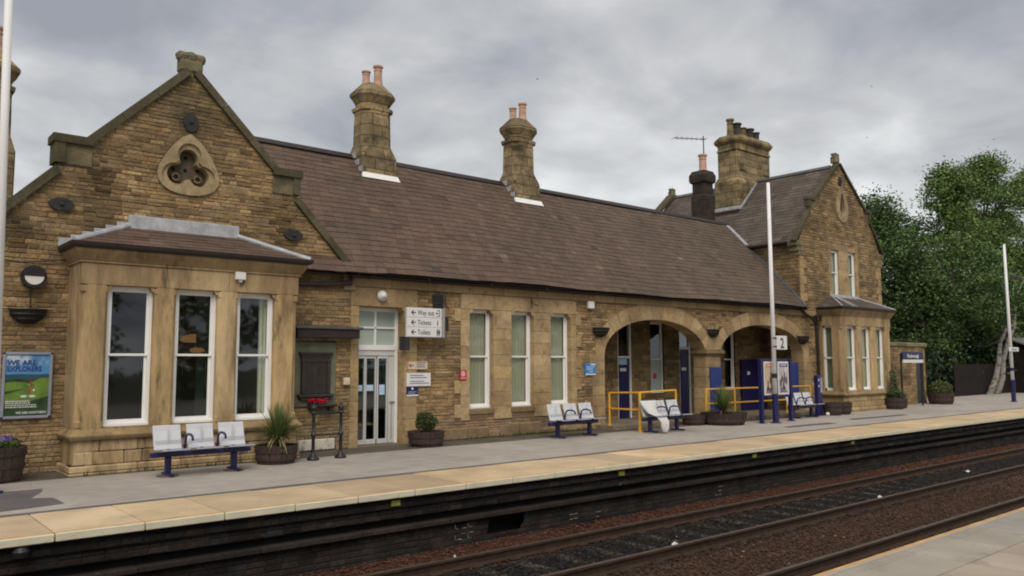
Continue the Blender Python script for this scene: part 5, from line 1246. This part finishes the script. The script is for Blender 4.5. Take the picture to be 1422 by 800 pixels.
# yellow railings
def yrail(name, lb, runs, posts, par=None):
    t = empty(name, (posts[0][0], posts[0][1], 0), lb, 'railing', None)
    for x, y, z0, z1, r in posts: m = MB(); m.tube([(x, y, z0), (x, y, z1)], r, 10); m.lathe(x, y, [(r * 2, z0), (r * 2, z0 + .012)], 12); m.build('post', 'yellow', t)
    for p, q in runs: m = MB(); m.tube([p, q], .024, 10); m.build('rail', 'yellow', t)
yrail('yellow_railing', 'yellow tubular handrail in front of the first arch behind a bench', [((15.97, 14.9, .97), (15.97, 13.85, 1.0)), ((15.97, 14.9, .56), (15.97, 13.85, .56)), ((15.97, 13.85, 1.0), (17.42, 13.85, 1.03))],
      [(15.97, 14.9, .12, .97, .026), (15.97, 13.85, 0, 1.0, .038), (17.42, 13.85, 0.0, 1.03, .026)])
yrail('yellow_railing', 'long yellow tubular handrail running behind the poster board to the second arch', [((20.02, 14.8, .97), (25.88, 14.8, .95)), ((20.02, 14.8, .54), (24.38, 14.8, .53))],
      [(20.02, 14.8, .1, .97, .035), (21.47, 14.8, .1, .97, .026), (24.38, 14.8, 0.1, .955, .026), (25.88, 14.8, 0.1, .95, .026), (22.9, 14.8, .1, .96, .026)])
# poster board
t = empty('poster_board', (21.6, 13.5, 0), 'free standing navy board with two tall posters behind the numbered lamp post', 'poster board')
for x in (20.86, 22.42): m = MB(); m.block(x - .05, x + .05, 13.42, 13.54, 0, 1.86, .01); m.block(x - .09, x + .09, 13.38, 13.58, 0, .02, .005); m.build('post', 'navy', t)
m = MB(); m.block(20.86, 22.5, 13.46, 13.54, .72, 1.86, .01); m.build('panel', 'navy', t)
for i, (a, b) in enumerate(((20.99, 21.55), (21.72, 22.30))):
    m = MB(); y = 13.45; m.block(a, b, y - .005, y + .012, .80, 1.78, .003, 0); m.box(a + .04, b - .04, y - .008, y - .005, .84, 1.74, 1)
    yy = y - .0085; m.prism([(a + .1, 1.62), (b - .06, 1.62), (b - .06, 1.71), (a + .1, 1.71)], yy - .001, yy, 2)
    r3 = random.Random(4 + i)
    for k in range(9): cx, cz, r = a + r3.uniform(.12, .45), r3.uniform(1.0, 1.3), r3.uniform(.04, .09); m.prism([(cx + r * .7 * math.cos(q * .785), cz + r * 1.4 * math.sin(q * .785)) for q in range(8)], yy - .0012 - .0003 * k, yy - .001 - .0003 * k + .0001, 3)
    m.prism([(a + .3, 1.2), (a + .38, 1.2), (a + .36, 1.48), (a + .32, 1.48)], yy - .005, yy - .0045, 3); bars(m, a + .1, b - .08, .98, 3, .05, .028, yy - .006, 4); bars(m, a + .14, b - .1, 1.655, 1, .05, .03, yy - .001, 0)
    m.build('poster', ['sign_white', 'photo_warm' if i == 0 else 'photo_cool', 'sign_orange' if i == 0 else 'poster_text', 'photo_brown' if i == 0 else 'photo_grey', 'sign_black'], t)
# navy totem
t = empty('help_totem', (25.35, 14.15, 0), 'slim navy help point totem beside the last bench', 'totem'); m = MB()
m.block(25.13, 25.42, 14.1, 14.24, .04, 1.32, .015); m.block(25.08, 25.47, 14.05, 14.29, 0, .04, .01); m.build('body', 'navy', t)
m = MB(); m.block(25.28, 25.415, 14.09, 14.1, .75, 1.26, .003, 0); m.block(25.17, 25.23, 14.092, 14.1, 1.14, 1.2, .004, 1); m.block(25.17, 25.23, 14.092, 14.1, .95, 1.0, .004, 1); m.build('panel', ['frame_grey', 'sign_white'], t)
m = MB(); m.lathe(25.33, 13.9, [(.01, .0), (.05, .02), (.065, .06), (.05, .10), (.01, .12)], 12); tag(m.build('white_ball', 'sign_white', smooth=True), 'small white ball lying at the foot of the navy totem', 'ball')
# lamp posts
def lamp_post(x, y, h, lb, blue=.84, r0=.068, r1=.05, lean=0., band=None):
    t = empty('lamp_post', (x, y, 0), lb, 'lamp post', 'tall white lamp posts'); m = MB()
    m.tube([(x, y, 0), (x, y, blue)], [r0 * 1.35, r0 * 1.35], 16, 0); m.lathe(x, y, [(.16, 0), (.16, .02), (.09, .03)], 16); m.build('base', 'navy', t, smooth=False)
    m = MB(); m.tube([(x, y, blue), (x + lean, y, h)], [r0, r1], 16); m.build('pole', 'white_metal', t, smooth=True)
    if band: m = MB(); m.tube([(x, y, band), (x, y, band + .13)], r0 * 1.2, 16); m.build('band', 'black_iron' if band > 1.1 and h < 7.5 and x < 30 else 'navy', t)
    return t
lamp_post(21.30, 13.3, 7.1, 'tall white lamp post with navy foot standing in front of the poster board', band=1.30)
lamp_post(39.9, 13.2, 6.95, 'tall white lamp post with navy foot at the far right end of the platform', blue=.95, lean=-.06, band=1.35)
lamp_post(1.86, 13.3, 9.5, 'white lamp post cut by the left edge of the picture', blue=.84, r0=.062, r1=.05, lean=-.14)
t = empty('number_sign', (21.72, 13.3, 2.14), 'square white platform sign with a black 2 on the middle lamp post', 'sign')
m = MB(); m.block(21.44, 22.0, 13.27, 13.33, 2.13, 2.54, .012, 0)
for z in (2.2, 2.45): m.block(21.34, 21.46, 13.28, 13.32, z, z + .03, .004, 1)
m.block(21.24, 21.38, 13.22, 13.38, 2.195, 2.235, .01, 1); m.block(21.24, 21.38, 13.22, 13.38, 2.445, 2.485, .01, 1)
m.build('board', ['sign_white', 'iron_grey'], t); letters(t, '2', .42, 13.265, 21.72, 2.185, 'sign_black', 'CENTER', bold=.006)
t = empty('post_sign', (39.95, 13.2, 2.2), 'small white name sign on the far right lamp post', 'sign'); m = MB(); m.block(39.45, 40.55, 13.1, 13.14, 2.2, 2.38, .008, 0); m.block(39.8, 40.0, 13.12, 13.28, 2.25, 2.3, .004, 1); m.build('board', ['sign_white', 'iron_grey'], t)
letters(t, 'Mexborough', .13, 13.097, 40.0, 2.25, 'poster_text', 'CENTER', sq=.9)
# station name sign
t = empty('station_name_sign', (33.4, 14.6, 0), 'navy station name sign on two thin posts in front of the boundary wall', 'sign')
m = MB(); m.block(32.46, 34.3, 14.58, 14.64, 1.85, 2.15, .01, 0); m.block(32.52, 34.3, 14.575, 14.63, 1.72, 1.845, .006, 1); m.build('board', ['navy', 'sign_white'], t)
for x in (32.5, 34.27): m = MB(); m.block(x - .03, x + .03, 14.64, 14.70, 0, 2.1, .006); m.build('post', 'black_iron', t)
letters(t, 'Mexborough', .2, 14.575, 33.38, 1.93, 'sign_white', 'CENTER', bold=.003)
# ================================================================== far end: fence, shed, trees
t = empty('timber_fence', (44, 17.2, 0), 'dark brown timber fence along the back of the far platform', 'fence'); m = MB(); x = 44
while x < 72: m.box(x, x + .14, 17.2, 17.225, -.1, 1.62 + rnd.uniform(-.03, .03)); x += .15
m.build('boards', 'fence_wood', t)
for k in range(9): m = MB(); m.block(44.2 + 3 * k, 44.32 + 3 * k, 17.23, 17.35, -.1, 1.75, .01); m.build('post', 'fence_wood', t)
t = empty('shed', (55, 17.6, 0), 'brown shed with a pale sloping roof behind the far right lamp post', 'shed'); m = MB(); m.box(51.6, 60, 16.3, 18.2, -.1, 2.55); 
for k in range(40): m.box(51.7 + .2 * k, 51.71 + .2 * k, 16.28, 16.3, 0, 2.5, 0)
m.build('wall', 'fence_wood', t); m = MB(); m.prism([(15.9, 2.5), (15.9, 2.58), (17.2, 3.15), (18.5, 2.58), (18.5, 2.5), (17.2, 3.05)], 51.4, 60.3, axis='x'); m.build('roof', 'shed_roof', t)
m = MB(); m.box(51.4, 60, 16.22, 16.28, 1.62, 1.68); m.build('rail', 'shed_roof', t)
# trees
def tree(name, x, y, z0, h, blobs, label, seed, cols, leaf=.30, dens=1., trunk=.3, cat='tree', grp='broadleaved trees beyond the platform end', tm='bark', lean=0, stems=1):
    r2 = np.random.RandomState(seed); t = empty(name, (x, y, z0), label, cat, grp); m = MB()
    for s_ in range(stems):
        ox = (s_ - (stems - 1) / 2) * .9; n = 7; pts = [(x + ox + lean * (k / n) ** 1.0 + .12 * math.sin(k * 1.7 + seed + s_), y + .1 * math.cos(k * 2 + s_), z0 + h * .86 * k / n) for k in range(n + 1)]
        m.tube(pts, [trunk * (1 - .85 * k / n) for k in range(n + 1)], 10)
        for (bx, by, bz, rx, rz) in blobs:
            k = min(n, max(1, int((bz - rz * .5) / (h * .86) * n))); p = Vector(pts[k]); q = Vector((x + bx, y + by, z0 + bz)); mid = (p + q) / 2 + Vector((0, 0, -.3)); m.tube([p, mid, q], [trunk * .3, trunk * .2, trunk * .06], 6)
            for _ in range(4): d = Vector(r2.normal(size=3)) * rx * .6; m.tube([mid, q + d * .5, q + d], [trunk * .12, trunk * .08, trunk * .03], 5)
    m.build('trunk', tm, t)
    # crown: leaf clumps through the volume of many overlapping lobes
    Vs = []; Cs = []
    for (bx, by, bz, rx, rz) in blobs:
        ncl = int(60 * dens * rx * rx)
        for _ in range(ncl):
            d = r2.normal(size=3); d /= np.linalg.norm(d); q = .35 + .7 * r2.rand() ** .6
            if r2.rand() < .06: q *= 1.12
            c = np.array([x + bx + d[0] * rx * q, y + by + d[1] * rx * q, z0 + bz + d[2] * rz * q]); cl = .16 + .26 * r2.rand(); nl = int(12 * (.30 / leaf) ** 1.6)
            P = c + r2.normal(size=(nl, 3)) * cl * np.array([1, 1, .6]); base = np.array(cols[r2.randint(len(cols))]) * r2.uniform(.55, 1.45)
            a = r2.normal(size=(nl, 3)); a[:, 2] *= .5; a /= np.linalg.norm(a, axis=1)[:, None]; nn = r2.normal(size=(nl, 3)) + np.array([0, 0, .9]) + d * .6; b = np.cross(nn, a); b /= np.linalg.norm(b, axis=1)[:, None] + 1e-6
            s = (leaf * r2.uniform(.6, 1.2, nl))[:, None]
            Vs.append(np.stack([P - a * s * .5, P + b * s * .3, P + a * s * .55, P - b * s * .3], 1)); Cs.append(np.clip(base[None] * r2.uniform(.8, 1.25, (nl, 1)), 0, 1))
    V = np.concatenate(Vs); C = np.concatenate(Cs); n = len(V); me = bpy.data.meshes.new('crown')
    me.vertices.add(n * 4); me.vertices.foreach_set('co', (V.reshape(-1, 3) - np.array([x, y, z0])).ravel()); me.loops.add(n * 4); me.polygons.add(n)
    me.loops.foreach_set('vertex_index', np.arange(n * 4)); me.polygons.foreach_set('loop_start', np.arange(n) * 4); me.polygons.foreach_set('loop_total', np.full(n, 4)); me.update(calc_edges=True)
    at = me.color_attributes.new('Col', 'FLOAT_COLOR', 'CORNER'); at.data.foreach_set('color', np.repeat(np.concatenate([C, np.ones((n, 1))], 1), 4, axis=0).ravel())
    me.materials.append(M['leaf']); o = bpy.data.objects.new('crown', me); COL.objects.link(o); o.parent = t
    return t
def lobes(seed, h, w, base, n):
    r = np.random.RandomState(seed); L = []
    for k in range(n):
        f = (k + .5) / n; zz = base + (h - base) * f; wid = w * math.sin(math.pi * min(1, .18 + .8 * f)) ** .7; a = k * 2.4 + r.rand(); q = wid * r.uniform(.35, .75) * (1 - f * .3); rr = w * r.uniform(.26, .42) * (1.1 - .45 * f)
        L.append((q * math.cos(a), q * math.sin(a), zz, rr, rr * r.uniform(.7, 1.0)))
    L.append((0, 0, h - w * .22, w * .25, w * .3)); return L
GA = [(.115, .185, .048), (.135, .21, .055), (.09, .155, .04), (.165, .235, .07)]
GB = [(.085, .145, .042), (.10, .17, .05), (.07, .12, .036)]
GC = [(.055, .095, .028), (.07, .115, .034), (.08, .13, .038)]
tree('ash_tree', 55.5, 21.5, -1, 15.2, lobes(1, 15.2, 4.6, 3.0, 17), 'tall bright green tree with a rounded top nearest the house', 1, GA, grp=None, leaf=.19)
tree('ash_tree', 64.5, 22.5, -1, 17.5, lobes(2, 17.5, 5.0, 3.5, 16), 'tallest broad green tree in the middle of the tree group', 2, GA, grp=None, leaf=.19)
tree('ash_tree', 73.5, 22.0, -1, 18.0, lobes(3, 18.0, 5.4, 3.5, 16), 'broad green tree at the right edge of the picture', 3, GA, grp=None, leaf=.19)
tree('ash_tree', 47.5, 22.5, -1, 12.0, lobes(4, 12.0, 4.8, 2.5, 18), 'lower rounded tree showing just right of the house wall', 4, GB, grp=None, leaf=.19)
tree('dark_tree', 47.0, 20.0, -1, 7.6, lobes(5, 7.6, 3.4, 1.0, 13), 'low dark green tree behind the boundary wall end', 5, GC, grp=None, leaf=.17)
tree('dark_tree', 52.5, 19.0, -1, 6.6, lobes(6, 6.6, 3.0, .8, 12), 'dense dark low tree left of the pale birch stems', 6, GC, grp=None, leaf=.17)
tree('dark_tree', 61.5, 18.9, -1, 8.0, lobes(8, 8.0, 3.3, 1.5, 12), 'dark bushy tree leaning over the shed roof', 8, GC, grp=None, leaf=.18)
tree('birch_tree', 48.3, 16.95, -.1, 7.8, lobes(7, 7.8, 2.2, 4.2, 8), 'leaning pale barked birch with two stems left of the far lamp post', 7, GB, trunk=.17, tm='birch_bark', lean=5.0, stems=2, leaf=.15, grp=None)
tree('far_tree', 84, 30, -1, 17, lobes(9, 17, 6.5, 2, 14), 'distant tree behind the right edge of the tree group', 9, GB, grp=None, leaf=.4, dens=.6)
tree('far_tree', 60, 32, -1, 13, lobes(10, 13, 6.0, 2, 13), 'distant dark tree filling in behind the two tall green trees', 10, GC, grp=None, leaf=.4, dens=.6)
m = MB(); r2 = np.random.RandomState(77)
for k in range(26): x = 37.6 + k * .55; leafball(m, x, 18.4 + .4 * r2.rand() + k * .02, .9 + .5 * r2.rand(), .9, .7, 1.3 + .8 * r2.rand(), 420, .22, [(.014, .03, .011), (.02, .04, .014)], r2, .4)
tag(m.build('undergrowth', 'leaf'), 'dark undergrowth behind the timber fence below the trees', kind='stuff')
# trees on the opposite side of the railway, behind the near platform (they show only as reflections in the glass)
bt = tree('roadside_tree', -6, -14, -1, 10.5, lobes(12, 10.5, 4.2, 1.5, 12), 'tree behind the near platform, mirrored in the bay windows', 12, GB, leaf=.45, dens=.35, grp='trees behind the near platform')
for k, (x, y, q) in enumerate(((2, -16, 1.1), (9, -14, .9), (16, -15, 1.05), (24, -16, 1.1), (33, -15, 1.0), (43, -17, 1.15), (55, -18, 1.2), (-15, -13, 1.1))):
    c = copy_tree(bt); c.location = (x, y, -1); c.scale = (q, q, q); c.rotation_euler = (0, 0, k * 1.3)
# birds
for (px, py, d, lb) in ((-14, 0, 0, ''),): pass
def bird(p, lb, s=.28):
    m = MB(); x, y, z = p
    m.lathe(x, y, [(.01, z - .05), (.05, z - .02), (.05, z + .02), (.01, z + .05)], 6); m.mesh([(x - s, y, z + .1), (x, y - .08, z), (x + s, y, z + .1), (x, y + .1, z)], [(0, 1, 3), (1, 2, 3)]); m.mesh([(x - .05, y + .25, z), (x, y + .05, z), (x + .05, y + .25, z)], [(0, 1, 2)])
    tag(m.build('bird', 'bird'), lb, 'bird', 'small birds flying high in the sky')
def sky_pt(px, py, D):
    f = 1128.5; d = Vector(((px - 711) / f, (400 - py) / f, -1)); yaw, pit = R(49.763), R(5.311)
    Fw = Vector((math.cos(yaw) * math.cos(pit), math.sin(yaw) * math.cos(pit), math.sin(pit))); r = Vector((math.sin(yaw), -math.cos(yaw), 0)); u = r.cross(Fw)
    return Vector((0, 0, 1.75)) + (Fw + r * d[0] + u * d[1]) * D
for px, py, D, lb in ((748, 110, 95, 'small dark bird in the sky above the right one of the two chimney tops'), (1212, 122, 130, 'tiny bird in the upper right sky, highest of the far birds'), (1205, 193, 130, 'tiny bird in the sky above the house gable'), (1381, 196, 120, 'tiny bird in the sky above the tallest tree')): bird(sky_pt(px, py, D), lb)
# ------------------------------------------------------------------ camera, light, sky
def setup():
    yaw, pit, rol = R(49.763), R(5.311), R(-.209)
    F = Vector((math.cos(yaw) * math.cos(pit), math.sin(yaw) * math.cos(pit), math.sin(pit)))
    r = Vector((math.sin(yaw), -math.cos(yaw), 0)); u = r.cross(F)
    r2 = r * math.cos(rol) + u * math.sin(rol); u2 = -r * math.sin(rol) + u * math.cos(rol)
    cam = bpy.data.cameras.new('camera'); co = bpy.data.objects.new('camera', cam); COL.objects.link(co)
    mw = Matrix((r2, u2, -F)).transposed().to_4x4(); mw.translation = (0, 0, 1.75); co.matrix_world = mw
    cam.sensor_width = 36; cam.lens = 1128.5 / 1422 * 36; cam.clip_end = 3000; cam.clip_start = .05
    SC.camera = co
    AZ, EL = R(215), R(48)     # sun direction: azimuth from +Y clockwise
    d = Vector((math.sin(AZ) * math.cos(EL), math.cos(AZ) * math.cos(EL), math.sin(EL)))
    sl = bpy.data.lights.new('sun', 'SUN'); sl.energy = 1.5; sl.angle = R(35); sl.color = (1, .90, .78)
    so = bpy.data.objects.new('sun', sl); COL.objects.link(so); so.rotation_euler = d.to_track_quat('Z', 'Y').to_euler(); so.location = (0, 0, 60)
    w = bpy.data.worlds.new('World'); SC.world = w; w.use_nodes = True; nt = w.node_tree; N = nt.nodes; L = nt.links
    bg = N['Background']; bg.inputs[1].default_value = .1
    sky = N.new('ShaderNodeTexSky'); sky.sky_type = 'NISHITA'; sky.sun_disc = False; sky.sun_elevation = EL; sky.sun_rotation = AZ
    tc = N.new('ShaderNodeTexCoord'); sp = N.new('ShaderNodeSeparateXYZ'); L.new(tc.outputs['Generated'], sp.inputs[0])
    def math_(op, a, b=None, c=None):
        n = N.new('ShaderNodeMath'); n.operation = op
        for i, q in enumerate((a, b, c)):
            if q is None: continue
            if isinstance(q, (int, float)): n.inputs[i].default_value = q
            else: L.new(q, n.inputs[i])
        return n.outputs[0]
    z = math_('ADD', math_('MAXIMUM', sp.outputs[2], 0), .24)
    cx = math_('DIVIDE', sp.outputs[0], z); cy = math_('DIVIDE', sp.outputs[1], z)
    cb = N.new('ShaderNodeCombineXYZ'); L.new(cx, cb.inputs[0]); L.new(cy, cb.inputs[1]); cb.inputs[2].default_value = CLOUD_SEED
    def noise(s, det, ro, dist=0):
        n = N.new('ShaderNodeTexNoise'); n.inputs['Scale'].default_value = s; n.inputs['Detail'].default_value = det; n.inputs['Roughness'].default_value = ro
        n.inputs['Distortion'].default_value = dist; L.new(cb.outputs[0], n.inputs['Vector']); return n.outputs[0]
    big = noise(1.1, 3, .45, .4); fine = noise(3.2, 8, .55, .3)
    f = math_('ADD', math_('MULTIPLY', big, .68), math_('MULTIPLY', fine, .32))
    cr = N.new('ShaderNodeValToRGB'); L.new(f, cr.inputs[0]); e = cr.color_ramp.elements
    e[0].position = .38; e[0].color = (.27, .285, .32, 1)
    e[1].position = .66; e[1].color = (.78, .79, .795, 1)
    for p, c in ((.44, (.35, .362, .385)), (.50, (.45, .458, .47)), (.56, (.57, .58, .588))):
        q = cr.color_ramp.elements.new(p); q.color = (*c, 1)
    sc = N.new('ShaderNodeVectorMath'); sc.operation = 'SCALE'; L.new(cr.outputs[0], sc.inputs[0]); sc.inputs['Scale'].default_value = 10.
    mx = N.new('ShaderNodeMix'); mx.data_type = 'RGBA'; mx.inputs[0].default_value = .965
    L.new(sky.outputs[0], mx.inputs[6]); L.new(sc.outputs[0], mx.inputs[7]); L.new(mx.outputs[2], bg.inputs[0])
    SC.view_settings.view_transform = 'Standard'; SC.view_settings.look = 'None'; SC.view_settings.exposure = EXPO; SC.view_settings.gamma = 1
    SC.view_settings.use_curve_mapping = False
    SC.render.engine = 'CYCLES'
    SC.cycles.pixel_filter_type = 'BLACKMAN_HARRIS'; SC.cycles.filter_width = 2.0
    SC.cycles.max_bounces = 6; SC.cycles.diffuse_bounces = 3; SC.cycles.use_denoising = True
    SC.render.resolution_x = 1024; SC.render.resolution_y = 576
CLOUD_SEED = 5.3
EXPO = 0.33
setup()
